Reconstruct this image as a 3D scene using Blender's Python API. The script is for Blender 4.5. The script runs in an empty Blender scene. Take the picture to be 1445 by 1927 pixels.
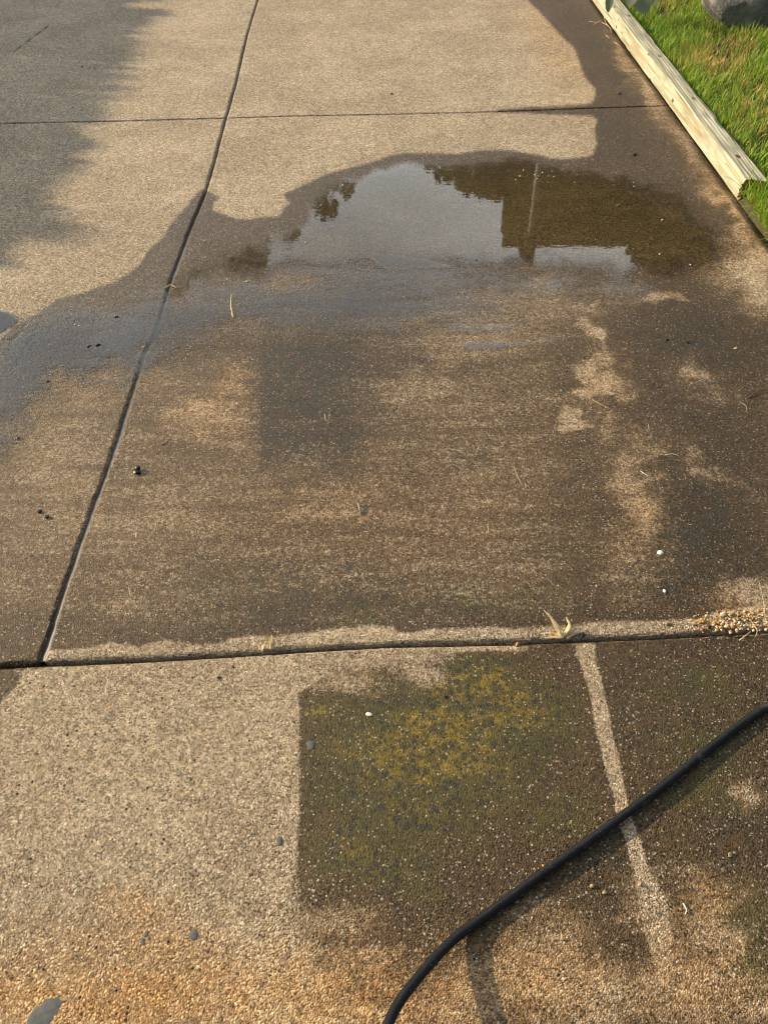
import bpy, bmesh, math, random
import numpy as np
from mathutils import Vector, Matrix
random.seed(7); RNG = np.random.default_rng(11)
S = bpy.context.scene
COL = S.collection
# ------------------------------------------------------------------ camera
FPX, PITCH, ROLL, CAMH = 1450.0, math.radians(47.3), math.radians(-0.6), 1.5
cam = bpy.data.cameras.new('camera'); camo = bpy.data.objects.new('camera', cam); COL.objects.link(camo)
cam.sensor_fit = 'VERTICAL'; cam.sensor_height = 36.0; cam.lens = FPX/1927*36.0
cam.clip_start = 0.02; cam.clip_end = 600
cam.dof.use_dof = True; cam.dof.focus_distance = 2.0; cam.dof.aperture_fstop = 12.0
camo.matrix_world = Matrix.Translation((0, 0, CAMH)) @ Matrix.Rotation(math.pi/2-PITCH, 4, 'X') @ Matrix.Rotation(ROLL, 4, 'Z')
S.camera = camo
# ------------------------------------------------------------------ light
AZ, EL = math.radians(18), math.radians(21)
SUN = np.array([-math.cos(AZ)*math.cos(EL), math.sin(AZ)*math.cos(EL), math.sin(EL)])
sl = bpy.data.lights.new('sun', 'SUN'); so = bpy.data.objects.new('sun', sl); COL.objects.link(so)
sl.energy = 5.0; sl.angle = math.radians(0.53); sl.color = (1.0, 0.82, 0.565)
so.rotation_euler = Vector(SUN).to_track_quat('Z', 'Y').to_euler(); so.location = (-6, 3, 6)
W = bpy.data.worlds.new("World"); S.world = W; W.use_nodes = True
wn, wl = W.node_tree.nodes, W.node_tree.links
wn.clear()
wout = wn.new('ShaderNodeOutputWorld'); bg = wn.new('ShaderNodeBackground'); bg.inputs[1].default_value = 0.052
sky = wn.new('ShaderNodeTexSky'); sky.sky_type = 'NISHITA'; sky.sun_disc = False
sky.sun_elevation = EL; sky.sun_rotation = math.atan2(SUN[0], SUN[1])
wtc = wn.new('ShaderNodeTexCoord'); wmp = wn.new('ShaderNodeMapping'); wmp.inputs['Scale'].default_value = (1, 1, 2.6)
wno = wn.new('ShaderNodeTexNoise'); wno.inputs['Scale'].default_value = 2.6; wno.inputs['Detail'].default_value = 6; wno.inputs['Distortion'].default_value = 0.5
wmr = wn.new('ShaderNodeMapRange'); wmr.inputs[1].default_value = 0.30; wmr.inputs[2].default_value = 0.66; wmr.inputs[3].default_value = 0.60; wmr.interpolation_type = 'SMOOTHSTEP'
wdp = wn.new('ShaderNodeVectorMath'); wdp.operation = 'DOT_PRODUCT'; wdp.inputs[1].default_value = (-0.10, 0.85, 0.52)       # the bright cloud bank ahead
wbk = wn.new('ShaderNodeMapRange'); wbk.inputs[1].default_value = 0.66; wbk.inputs[2].default_value = 0.95; wbk.inputs[3].default_value = 0.07; wbk.interpolation_type = 'SMOOTHSTEP'
wml = wn.new('ShaderNodeMath'); wml.operation = 'MULTIPLY'
wmx = wn.new('ShaderNodeMix'); wmx.data_type = 'RGBA'; wmx.inputs[7].default_value = (35, 36.5, 37, 1)
wl.new(wtc.outputs['Generated'], wmp.inputs[0]); wl.new(wmp.outputs[0], wno.inputs['Vector']); wl.new(wno.outputs[0], wmr.inputs[0])
wl.new(wtc.outputs['Generated'], wdp.inputs[0]); wl.new(wdp.outputs['Value'], wbk.inputs[0]); wl.new(wmr.outputs[0], wml.inputs[0]); wl.new(wbk.outputs[0], wml.inputs[1]); wl.new(wml.outputs[0], wmx.inputs[0]); wl.new(sky.outputs[0], wmx.inputs[6]); wl.new(wmx.outputs[2], bg.inputs[0]); wl.new(bg.outputs[0], wout.inputs[0])
S.view_settings.view_transform = 'Standard'; S.view_settings.look = 'None'
S.view_settings.exposure = 0.52; S.view_settings.gamma = 1.0
S.cycles.pixel_filter_type = 'BLACKMAN_HARRIS'; S.cycles.filter_width = 1.1; S.cycles.max_bounces = 6; S.cycles.transparent_max_bounces = 12

# ------------------------------------------------------------------ projection helpers (photo pixels <-> ground)
def ray(px, py):
    u = (px-722.5)/FPX; v = -(py-963.5)/FPX
    u, v = u*math.cos(ROLL)-v*math.sin(ROLL), u*math.sin(ROLL)+v*math.cos(ROLL)
    return np.array([u, math.cos(PITCH)+v*math.sin(PITCH), -math.sin(PITCH)+v*math.cos(PITCH)])
def at(px, py, z=0.0):
    d = ray(px, py); return np.array([0, 0, CAMH]) + d*((z-CAMH)/d[2])
def refl(px, py, Y):                                    # the place seen by mirror reflection, standing at distance Y
    d = ray(px, py); s = Y/d[1]; return np.array([d[0]*s, Y, -CAMH-d[2]*s])
def proj(x, y, z=0.0):
    x = np.asarray(x, float); y = np.asarray(y, float); zz = z-CAMH
    d = np.maximum(y*math.cos(PITCH)-zz*math.sin(PITCH), 0.15)
    v = (y*math.sin(PITCH)+zz*math.cos(PITCH))/d; u = x/d
    u, v = u*math.cos(ROLL)+v*math.sin(ROLL), -u*math.sin(ROLL)+v*math.cos(ROLL)
    return u*FPX+722.5, 963.5-v*FPX
def seg_dist(px, py, pts):
    best = np.full(px.shape, 1e9)
    for (ax, ay), (bx, by) in zip(pts[:-1], pts[1:]):
        dx, dy = bx-ax, by-ay; L = dx*dx+dy*dy+1e-9
        t = np.clip(((px-ax)*dx+(py-ay)*dy)/L, 0, 1)
        best = np.minimum(best, np.hypot(px-ax-t*dx, py-ay-t*dy))
    return best
def poly_sdf(px, py, pts):                              # positive inside
    ins = np.zeros(px.shape, bool); c = list(pts)+[pts[0]]
    for (ax, ay), (bx, by) in zip(c[:-1], c[1:]):
        m = ((ay > py) != (by > py))
        if by != ay: ins ^= m & (px < (bx-ax)*(py-ay)/(by-ay)+ax)
    d = seg_dist(px, py, c)
    return np.where(ins, d, -d)
def sstep(a, b, x):
    t = np.clip((x-a)/(b-a), 0, 1); return t*t*(3-2*t)
def blob(px, py, cx, cy, rx, ry, rot=0, soft=2.0):
    c, s = math.cos(math.radians(rot)), math.sin(math.radians(rot))
    a = ((px-cx)*c+(py-cy)*s)/rx; b = (-(px-cx)*s+(py-cy)*c)/ry
    return np.exp(-(a*a+b*b)**(soft/2))

# ------------------------------------------------------------------ node helpers
class N:
    def __init__(s, name):
        s.m = bpy.data.materials.new(name); s.m.use_nodes = True
        s.n = s.m.node_tree.nodes; s.l = s.m.node_tree.links; s.n.clear()
        s.out = s.n.new('ShaderNodeOutputMaterial')
    def set(s, sock, v):
        if hasattr(v, 'is_linked') or isinstance(v, bpy.types.NodeSocket): s.l.new(v, sock)
        elif isinstance(v, tuple) and len(v) == 3 and sock.type == 'RGBA': sock.default_value = (*v, 1)
        else: sock.default_value = v
    def math(s, op, a, b=0.0, c=None, clamp=False):
        n = s.n.new('ShaderNodeMath'); n.operation = op; n.use_clamp = clamp
        s.set(n.inputs[0], a); s.set(n.inputs[1], b)
        if c is not None: s.set(n.inputs[2], c)
        return n.outputs[0]
    def ss(s, x, a, b, lo=0.0, hi=1.0, kind='SMOOTHSTEP'):
        n = s.n.new('ShaderNodeMapRange'); n.interpolation_type = kind
        for i, v in enumerate((x, a, b, lo, hi)): s.set(n.inputs[i], v)
        return n.outputs[0]
    def mix(s, f, a, b, mode='MIX'):
        n = s.n.new('ShaderNodeMix'); n.data_type = 'RGBA'; n.blend_type = mode
        s.set(n.inputs[0], f); s.set(n.inputs[6], a); s.set(n.inputs[7], b); return n.outputs[2]
    def pos(s, scale=(1, 1, 1), obj=True):
        t = s.n.new('ShaderNodeTexCoord'); mp = s.n.new('ShaderNodeMapping'); mp.inputs['Scale'].default_value = scale
        s.l.new(t.outputs['Object'], mp.inputs[0]); return mp.outputs[0]
    def noise(s, v, scale, detail=3, rough=0.5, dist=0.0, col=False):
        n = s.n.new('ShaderNodeTexNoise'); s.set(n.inputs['Vector'], v); n.inputs['Scale'].default_value = scale
        n.inputs['Detail'].default_value = detail; n.inputs['Roughness'].default_value = rough; n.inputs['Distortion'].default_value = dist
        return n.outputs['Color' if col else 'Fac']
    def voro(s, v, scale, rnd=1.0):
        n = s.n.new('ShaderNodeTexVoronoi'); s.set(n.inputs['Vector'], v); n.inputs['Scale'].default_value = scale; n.inputs['Randomness'].default_value = rnd
        return n.outputs['Distance'], n.outputs['Color']
    def sep(s, c):
        n = s.n.new('ShaderNodeSeparateColor'); s.l.new(c, n.inputs[0]); return n.outputs
    def attr(s, name, out='Fac'):
        n = s.n.new('ShaderNodeAttribute'); n.attribute_name = name; return n.outputs[out]
    def bump(s, h, strength=1.0, dist=0.002, normal=None):
        n = s.n.new('ShaderNodeBump'); s.set(n.inputs['Height'], h); s.set(n.inputs['Strength'], strength); s.set(n.inputs['Distance'], dist)
        if normal is not None: s.l.new(normal, n.inputs['Normal'])
        return n.outputs[0]
    def bsdf(s, **k):
        n = s.n.new('ShaderNodeBsdfPrincipled')
        for kk, v in k.items(): s.set(n.inputs[kk.replace('_', ' ')], v)
        s.l.new(n.outputs[0], s.out.inputs[0]); return n
# ------------------------------------------------------------------ object helpers
def mesh_obj(name, verts, faces, mat, parent=None, smooth=True, attrs=None):
    me = bpy.data.meshes.new(name)
    verts = np.asarray(verts, np.float32)
    if isinstance(faces, np.ndarray):
        nf, k = faces.shape
        me.vertices.add(len(verts)); me.vertices.foreach_set('co', verts.ravel())
        me.loops.add(nf*k); me.loops.foreach_set('vertex_index', faces.astype(np.int32).ravel())
        me.polygons.add(nf); me.polygons.foreach_set('loop_start', np.arange(0, nf*k, k, dtype=np.int32))
        me.update(calc_edges=True)
    else:
        me.from_pydata(verts.tolist(), [], faces)
    if attrs:
        for an, av in attrs.items():
            if av.ndim == 1:
                a = me.attributes.new(an, 'FLOAT', 'POINT'); a.data.foreach_set('value', av.astype(np.float32))
            else:
                a = me.attributes.new(an, 'FLOAT_COLOR', 'POINT'); a.data.foreach_set('color', av.astype(np.float32).ravel())
    me.polygons.foreach_set('use_smooth', [smooth]*len(me.polygons))
    me.materials.append(mat); me.update()
    o = bpy.data.objects.new(name, me); COL.objects.link(o)
    if parent: o.parent = parent
    return o
def bm_obj(name, bm, mat, parent=None, smooth=True):
    me = bpy.data.meshes.new(name); bm.normal_update(); bm.to_mesh(me); bm.free()
    me.polygons.foreach_set('use_smooth', [smooth]*len(me.polygons)); me.materials.append(mat)
    o = bpy.data.objects.new(name, me); COL.objects.link(o)
    if parent: o.parent = parent
    return o
def tag(o, label=None, cat=None, group=None, kind=None):
    if label: o['label'] = label
    if cat: o['category'] = cat
    if group: o['group'] = group
    if kind: o['kind'] = kind
    return o
def empty(name, loc=(0, 0, 0)):
    o = bpy.data.objects.new(name, None); COL.objects.link(o); o.location = tuple(loc); o.empty_display_size = 0.1; return o
def grid_faces(nr, nc, off=0):
    i = np.arange(nr-1)[:, None]*nc+np.arange(nc-1)[None, :]
    i = i.ravel()+off
    return np.stack([i, i+1, i+nc+1, i+nc], 1)
def tube_data(pts, rad, seg=10, caps=True, squash=1.0):
    pts = [Vector(p) for p in pts]; n = len(pts); rad = [rad]*n if not hasattr(rad, '__len__') else rad
    V, Fc = [], []; up = Vector((0, 0, 1)); prev = None
    for i, p in enumerate(pts):
        t = (pts[min(i+1, n-1)]-pts[max(i-1, 0)]).normalized()
        if prev is None:
            a = up if abs(t.z) < 0.9 else Vector((1, 0, 0)); b1 = t.cross(a).normalized()
        else: b1 = (prev-t*prev.dot(t)).normalized()
        prev = b1; b2 = t.cross(b1)
        for k in range(seg):
            an = 2*math.pi*k/seg; V.append(p+(b1*math.cos(an)+b2*math.sin(an)*squash)*rad[i])
    for i in range(n-1):
        for k in range(seg): Fc.append((i*seg+k, i*seg+(k+1) % seg, (i+1)*seg+(k+1) % seg, (i+1)*seg+k))
    if caps: Fc.append(tuple(range(seg))[::-1]); Fc.append(tuple((n-1)*seg+k for k in range(seg)))
    return [tuple(v) for v in V], Fc
def spline(pts, n):                                    # Catmull-Rom resample
    P = np.asarray(pts, float); P = np.vstack([2*P[0]-P[1], P, 2*P[-1]-P[-2]]); m = len(P)-3; out = []
    for t in np.linspace(0, m-1e-6, n):
        i = int(t); f = t-i; a, b, c, d = P[i:i+4]
        out.append(0.5*((2*b)+(-a+c)*f+(2*a-5*b+4*c-d)*f*f+(-a+3*b-3*c+d)*f**3))
    return np.array(out)
def join_data(parts):
    V, Fc = [], []
    for v, f in parts:
        o = len(V); V += list(v); Fc += [tuple(i+o for i in q) for q in f]
    return V, Fc
def vnoise(x, y, sc, seed=0):                          # smooth value noise in numpy
    r = np.random.default_rng(seed).random((64, 64)); u = x*sc; v = y*sc
    i = np.floor(u).astype(int); j = np.floor(v).astype(int); f = u-i; g = v-j; f = f*f*(3-2*f); g = g*g*(3-2*g)
    q = lambda a, b: r[a % 64, b % 64]
    return (q(i, j)*(1-f)+q(i+1, j)*f)*(1-g)+(q(i, j+1)*(1-f)+q(i+1, j+1)*f)*g

# ------------------------------------------------------------------ joints and outlines (photo pixels)
J_LEFT = [(78, 1246), (101, 1176), (125, 1101), (154, 1014), (175, 957), (202, 886), (220, 834), (250, 737), (270, 672), (295, 620), (320, 537), (340, 481), (367, 409), (388, 358), (408, 288), (425, 223), (443, 160), (465, 66), (485, 0)]
J_NEAR = [(0, 1253), (75, 1248), (150, 1246), (300, 1239), (450, 1230), (600, 1220), (723, 1213), (973, 1208), (1073, 1203), (1223, 1198), (1330, 1192), (1445, 1185)]
J_FAR = [(0, 232), (200, 228), (425, 222), (560, 218), (730, 215), (860, 212), (1000, 208), (1100, 204), (1250, 199)]
def wline(pts, key):
    w = np.array([at(*p)[:2] for p in pts]); w = w[np.argsort(w[:, key])]
    a, b = w[0], w[-1]; da = (w[1]-w[0])/abs(w[1][key]-w[0][key]); 
    lo = a-(w[-1]-w[0])/(w[-1][key]-w[0][key])*4; hi = b+(w[-1]-w[0])/(w[-1][key]-w[0][key])*4
    w = np.vstack([lo, w, hi]); return (lambda t: np.interp(t, w[:, key], w[:, 1-key]))
xJ = wline(J_LEFT, 1); yN = wline(J_NEAR, 0); yF = wline(J_FAR, 0)
eA, eB = at(1111, 0), at(1385, 378)
xR = lambda y: eB[0]+(np.asarray(y)-eB[1])*(eA[0]-eB[0])/(eA[1]-eB[1])      # right edge of the driveway

DRY_FAR = [(-300, 700), (0, 640), (30, 612), (75, 587), (110, 562), (160, 550), (215, 532), (262, 500), (280, 469), (308, 446), (322, 422), (348, 392), (367, 368), (379, 356), (391, 359), (414, 373), (402, 384), (401, 396), (426, 406), (445, 413), (475, 412), (499, 408), (522, 409), (531, 402), (534, 392), (547, 382), (536, 371), (536, 364), (563, 352), (611, 329), (666, 314), (709, 303), (733, 293), (764, 288), (809, 288), (861, 290), (901, 284), (931, 282), (960, 284), (990, 288), (1015, 293), (1035, 298), (1056, 300), (1097, 297), (1113, 293), (1123, 270), (1118, 245), (1124, 226), (1113, 219), (1073, 217), (1000, 214), (930, 211), (940, 206), (1000, 201), (1060, 199), (1113, 195), (1120, 178), (1119, 166), (1103, 150), (1096, 135), (1089, 115), (1080, 90), (1063, 75), (1050, 62), (1028, 36), (993, 0), (950, -60), (900, -200), (-300, -200)]
DRY_STRIP = [(78, 1244), (84, 1224), (120, 1223), (170, 1219), (200, 1211), (240, 1213), (260, 1220), (290, 1209), (315, 1204), (340, 1209), (375, 1214), (410, 1211), (440, 1201), (475, 1196), (520, 1199), (575, 1191), (640, 1181), (700, 1176), (738, 1180), (748, 1191), (778, 1191), (803, 1184), (873, 1184), (933, 1179), (963, 1184), (1023, 1180), (1073, 1179), (1113, 1171), (1173, 1169), (1243, 1169), (1313, 1164), (1353, 1149), (1445, 1136), (1700, 1125), (1700, 1180), (1445, 1190), (1073, 1206), (723, 1216), (300, 1242)]
DRY_FRONT = [(45, 1255), (300, 1240), (600, 1219), (800, 1211), (985, 1207), (992, 1216), (985, 1223), (930, 1222), (860, 1224), (825, 1228), (806, 1232), (800, 1243), (815, 1258), (827, 1270), (805, 1279), (792, 1281), (769, 1270), (753, 1248), (700, 1246), (640, 1262), (590, 1285), (562, 1300), (563, 1380), (563, 1471), (559, 1600), (558, 1660), (566, 1730), (590, 1790), (630, 1840), (700, 1920), (800, 2300), (-700, 2300), (-700, 1400), (-60, 1360), (0, 1320), (30, 1285)]
DRY_STRIPE = [(1082, 1206), (1117, 1204), (1122, 1240), (1136, 1290), (1151, 1370), (1166, 1430), (1181, 1500), (1192, 1540), (1206, 1580), (1228, 1640), (1262, 1690), (1275, 1760), (1285, 1850), (1240, 1870), (1215, 1800), (1200, 1720), (1193, 1650), (1178, 1580), (1162, 1530), (1141, 1440), (1124, 1380), (1110, 1300), (1099, 1262), (1087, 1234)]
MAIN = [(352, 492), (380, 476), (440, 462), (500, 450), (540, 430), (565, 405), (570, 385), (590, 362), (630, 342), (690, 322), (735, 307), (770, 300), (850, 300), (930, 293), (1000, 298), (1060, 310), (1120, 316), (1170, 330), (1235, 345), (1300, 362), (1345, 400), (1365, 450), (1385, 480), (1380, 505), (1395, 530), (1250, 541), (1190, 535), (1120, 530), (1080, 522), (1000, 512), (940, 514), (880, 520), (800, 522), (700, 515), (620, 520), (560, 520), (500, 528), (420, 530), (340, 540), (322, 538), (335, 515)]
THIN = [(-80, 690), (0, 650), (60, 610), (110, 575), (180, 568), (250, 560), (330, 545), (450, 535), (560, 528), (700, 520), (850, 525), (980, 520), (1100, 530), (1240, 540), (1160, 556), (1000, 560), (850, 575), (700, 585), (560, 600), (420, 620), (300, 680), (240, 725), (120, 725), (60, 790), (10, 860), (-80, 920)]
POOLS = [[(600, 452), (650, 459), (690, 474), (760, 479), (800, 486), (872, 502), (840, 508), (780, 509), (730, 512), (700, 495), (680, 480), (640, 468)],
         [(695, 541), (720, 528), (760, 525), (840, 515), (872, 514), (842, 526), (770, 533), (730, 543)],
         [(800, 625), (870, 616), (960, 613), (1045, 611), (960, 622), (880, 629)],
         [(838, 651), (880, 642), (1000, 642), (1090, 634), (1000, 651), (930, 661), (880, 661)],
         [(866, 748), (905, 744), (942, 745), (930, 752), (880, 755)],
         [(340, 556), (400, 545), (480, 536), (545, 535), (460, 549), (380, 559)],
         [(205, 603), (300, 588), (330, 582), (435, 577), (360, 592), (290, 606)]]
TINY = [(-60, 580), (0, 584), (20, 588), (36, 600), (24, 612), (0, 626), (-60, 660)]
def film_of(px, py):
    wob = (vnoise(px, py, 1/26., 3)-0.5)*22+(vnoise(px, py, 1/9., 4)-.5)*7
    sm = sstep(320, 430, py)*.6+.4*sstep(1150, 1300, px)
    f = sstep(-8-18*sm, 22+48*sm, poly_sdf(px, py, MAIN)+wob*(.7+.7*sm))*(0.78-0.26*sstep(430, 540, py))
    f = np.maximum(f, sstep(-65, 75, poly_sdf(px, py, THIN)+wob*1.6)*(0.66+.26*(vnoise(px*.4, py*1.6, 1/22., 9)-.5)))
    f = np.maximum(f, 0.70*blob(px, py, 60, 660, 190, 70, -25))
    f = np.maximum(f, (.66+.3*(vnoise(px*.3, py*1.8, 1/20., 10)-.5))*blob(px, py, 620, 575, 380, 62, 2))
    f = np.maximum(f, (.60+.25*(vnoise(px*.3, py*1.8, 1/20., 12)-.5))*blob(px, py, 720, 525, 300, 45, 1))
    for i_, p in enumerate(POOLS): f = np.maximum(f, sstep(-7, 9, poly_sdf(px, py, p)+wob*.25)*(.84 if i_ < 2 else .62))
    return np.maximum(f, sstep(-3, 4, poly_sdf(px, py, TINY))*.95)

def masks(x, y, z=0.0):
    px, py = proj(x, y, z)
    px = np.clip(px, -700, 2200); py = np.clip(py, -260, 2300)
    A = {}
    d = np.maximum(poly_sdf(px, py, DRY_FAR), poly_sdf(px, py, DRY_STRIP))
    fr = poly_sdf(px, py, DRY_FRONT); d = np.maximum(d, fr/(1+9*sstep(1600, 1740, py)+6*sstep(575, 615, px)*sstep(1214, 1228, py)*(1-sstep(840, 870, px))))
    d = np.maximum(d, poly_sdf(px, py, DRY_STRIPE)-sstep(1540, 1900, py)*14)
    A['dry'] = np.clip(d, -60, 60)
    A['front_tone'] = sstep(-4, 4, yN(x)-y)*.9  # tone turns darker and warmer towards the near slab
    A['main'] = sstep(-70, 90, poly_sdf(px, py, MAIN))
    A['film'] = film_of(px, py)
    px0, py0 = px, py
    px = px0+(vnoise(px0, py0*1.5, 1/70., 71)-.5)*44+(vnoise(px0, py0*1.5, 1/24., 72)-.5)*34+(vnoise(px0, py0*1.5, 1/9., 73)-.5)*12
    py = py0+(vnoise(px0, py0*1.5, 1/60., 74)-.5)*40+(vnoise(px0, py0*1.5, 1/22., 75)-.5)*20+(vnoise(px0, py0*1.5, 1/8., 76)-.5)*8
    # drying patches (speckled, between wet and dry)
    p = np.zeros_like(px)
    for b in [(1112, 625, 26, 30, 0, .95), (1125, 690, 40, 26, 10, .95), (1150, 725, 48, 26, 0, 1.), (1105, 750, 30, 22, 0, .9), (1076, 791, 24, 14, 0, 1.1), (1140, 800, 45, 60, 0, .42),
              (1190, 900, 50, 90, 10, .55), (1210, 970, 45, 60, 0, .75), (1180, 1060, 80, 90, 0, .42), (1240, 570, 70, 12, 0, .75), (1090, 565, 60, 12, 0, .6), (1420, 510, 60, 70, -30, .95), (1330, 880, 110, 18, 35, .45), (1310, 720, 60, 26, 30, .5),
              (1420, 1120, 90, 40, 0, .6), (1210, 150, 26, 90, -32, .6), (1290, 270, 26, 110, -36, .55), (1360, 400, 22, 90, -36, .8), (1180, 95, 14, 40, -32, .6),
              (390, 790, 130, 80, 0, .58), (440, 740, 60, 70, 0, .52), (120, 900, 150, 200, -15, .50), (300, 980, 240, 130, 0, .46), (150, 760, 140, 45, -10, .42), (640, 960, 240, 60, 0, .42), (780, 740, 130, 70, 0, .42), (880, 880, 150, 70, 0, .40), (250, 1110, 140, 80, 0, .44),
              (780, 590, 160, 30, 0, .42), (900, 640, 190, 60, 0, .46), (1000, 570, 160, 40, 0, .46), (560, 600, 200, 40, 0, .3), (500, 555, 150, 25, 0, .4), (900, 1000, 160, 70, 0, .36), (600, 1060, 80, 40, 0, .3), (740, 1045, 16, 10, 0, .7),
              (660, 1275, 90, 30, 0, .62), (700, 1255, 60, 18, 0, .62), (640, 1740, 90, 40, 0, .42), (680, 1830, 140, 60, 0, .58), (240, 1850, 420, 110, 0, .75), (640, 1910, 200, 50, 0, .75),
              (1000, 1850, 130, 90, 0, .62), (1060, 1760, 90, 50, 0, .50), (1230, 1700, 60, 80, -15, .58), (1330, 1740, 90, 90, 0, .62), (1300, 1850, 150, 100, 0, .72), (1100, 1880, 160, 80, 0, .7), (860, 1880, 120, 90, 0, .7), (1040, 1790, 120, 70, 0, .55), (1420, 1500, 40, 26, 0, .55), (1420, 1890, 60, 60, 0, .55), (1000, 1710, 60, 30, 0, .45)]:
        p = np.maximum(p, blob(px, py, *b[:5])*b[5])
    band = sstep(-3, 8, px0+(vnoise(px0, py0, 1/14., 81)-.5)*14-486)*(1-sstep(610, 740, px))*sstep(570, 680, py)*(1-sstep(820, 930, py))
    A['patch'] = (1-.65*band)*np.maximum(p, .30*sstep(640, 720, py)*(1-sstep(1120, 1200, py))*(1-sstep(1000, 1200, px)))
    k = np.zeros_like(px)
    for b in [(590, 760, 110, 120, 0, .85), (600, 660, 150, 60, 0, .6), (1330, 1000, 110, 150, 0, .75), (1330, 640, 160, 60, 0, .6), (640, 1110, 160, 55, 0, .75), (850, 1130, 260, 34, 0, .65), (420, 1110, 120, 60, 0, .35), (1350, 830, 90, 90, 0, .5),
              (880, 860, 60, 14, -8, .7), (1010, 1040, 70, 60, 0, .4), (1290, 1080, 120, 60, 0, .6), (1260, 1330, 180, 120, 0, .35), (1380, 1560, 110, 80, 0, .4), (700, 1490, 130, 45, 0, .35), (800, 1310, 60, 30, 0, .6), (1020, 1420, 50, 60, 0, .45), (1160, 1610, 80, 40, 0, .4), (1180, 250, 40, 40, 0, .4), (1150, 110, 30, 60, -30, .4), (950, 1240, 60, 12, 0, .5)]:
        k = np.maximum(k, blob(px, py, *b[:5])*b[5])
    k = np.maximum(k, .68*sstep(-3, 14, px0+(vnoise(px0, py0, 1/14., 81)-.5)*14-486)*(1-sstep(640, 720, px0))*sstep(600, 660, py0)*(1-sstep(850, 905, py0)))
    k = np.maximum(k, .6*sstep(-6, 10, px0+(vnoise(px0, py0, 1/14., 82)-.5)*14-466)*(1-sstep(560, 640, px0))*sstep(1040, 1075, py0)*(1-sstep(1165, 1190, py0)))
    A['dark'] = k
    a = np.zeros_like(px)
    for b in [(900, 1285, 90, 55, 10, 1.), (830, 1400, 190, 120, 10, .85), (690, 1420, 110, 140, 0, .62), (770, 1510, 170, 80, 0, .6), (600, 1330, 30, 22, 0, .9), (960, 1330, 120, 80, 0, .7), (650, 1600, 80, 60, 0, .55), (740, 1620, 130, 70, 0, .45), (1300, 1290, 140, 60, 0, .32), (1310, 1480, 90, 60, 0, .38), (1060, 1520, 80, 70, 0, .38), (1330, 1400, 120, 60, 0, .35), (900, 1125, 130, 20, 0, .35), (660, 1150, 90, 16, 0, .35), (1420, 1760, 60, 120, 0, .35), (500, 1130, 90, 40, 0, .2)]:
        a = np.maximum(a, blob(px, py, *b[:5])*b[5]*1.3)
    a *= sstep(-8, 30, -poly_sdf(px0, py0, DRY_STRIPE))*sstep(-4, 10, -fr)
    A['algae'] = a
    o = np.zeros_like(px)
    for b in [(230, 1880, 460, 100, 0, 1.), (640, 1880, 300, 110, 0, .9), (300, 1780, 160, 50, 0, .7), (260, 1720, 90, 40, 0, .6), (1000, 1850, 160, 90, 0, .7), (1300, 1850, 140, 100, 0, .55), (440, 740, 60, 70, 0, .5), (390, 800, 110, 70, 0, .35), (660, 1780, 90, 40, 0, .5), (1140, 720, 60, 60, 0, .3), (1210, 970, 60, 70, 0, .35), (1380, 1160, 110, 20, 0, .5), (1340, 1700, 60, 50, 0, .45), (640, 960, 240, 90, 0, .25), (1230, 100, 60, 140, -32, .5), (1360, 400, 40, 120, -36, .5), (1060, 100, 60, 120, -30, .35)]:
        o = np.maximum(o, blob(px, py, *b[:5])*b[5])
    A['orange'] = o
    px, py = px0, py0
    ln = np.full(px.shape, 1e9)
    for l in [[(852, 528), (862, 560), (868, 620), (878, 645)], [(962, 800), (970, 835), (984, 858), (992, 905), (995, 925)], [(966, 880), (972, 892), (980, 912)], [(100, 402), (190, 384), (300, 376), (400, 372), (530, 376)], [(330, 330), (365, 300), (408, 280)], [(245, 420), (320, 380), (350, 350)]]:
        ln = np.minimum(ln, seg_dist(px, py, l))
    A['line'] = np.clip(ln, 0, 40)
    ck = seg_dist(px, py, [(26, 98), (60, 72), (92, 49)])
    ck = np.minimum(ck, seg_dist(px, py, [(70, 608), (54, 640), (40, 668), (24, 690)])*.5)
    ck = np.minimum(ck, seg_dist(px, py, [(945, 690), (948, 720), (954, 760)])*1.2)
    A['crack'] = np.clip(ck, 0, 40)
    return A

# ------------------------------------------------------------------ concrete
def grain(m, P):
    """Exposed aggregate: returns height 0..1, per-grain randoms, large pebble mask and its random"""
    w = m.noise(P, 55, 2, col=True)
    warp = m.n.new('ShaderNodeMix'); warp.data_type = 'VECTOR'; warp.inputs[0].default_value = 0.0025
    m.l.new(P, warp.inputs[4]); m.l.new(w, warp.inputs[5]); V = warp.outputs[1]
    d1, c1 = m.voro(V, 330); d2, c2 = m.voro(V, 120)
    r1 = m.sep(c1); r2 = m.sep(c2)
    big = m.math('MULTIPLY', m.ss(r2[0], .72, .76), m.ss(d2, .42, .30))
    h = m.math('ADD', m.math('MULTIPLY', m.math('SUBTRACT', 1.0, d1), m.math('ADD', m.math('MULTIPLY', r1[1], 1.1), .45)), m.math('MULTIPLY', big, m.ss(d2, .45, .0, 0, .9)))
    pit = m.math('MULTIPLY', m.ss(m.noise(P, 190, 2, .6), .56, .66), m.ss(m.noise(P, 30, 2), .40, .60, .35, 1))
    h = m.math('SUBTRACT', h, m.math('MULTIPLY', pit, 1.0))
    h = m.math('ADD', h, m.math('MULTIPLY', m.noise(P, 110, 3, .6), .6))
    return h, r1, r2, big, pit, d2
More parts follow.
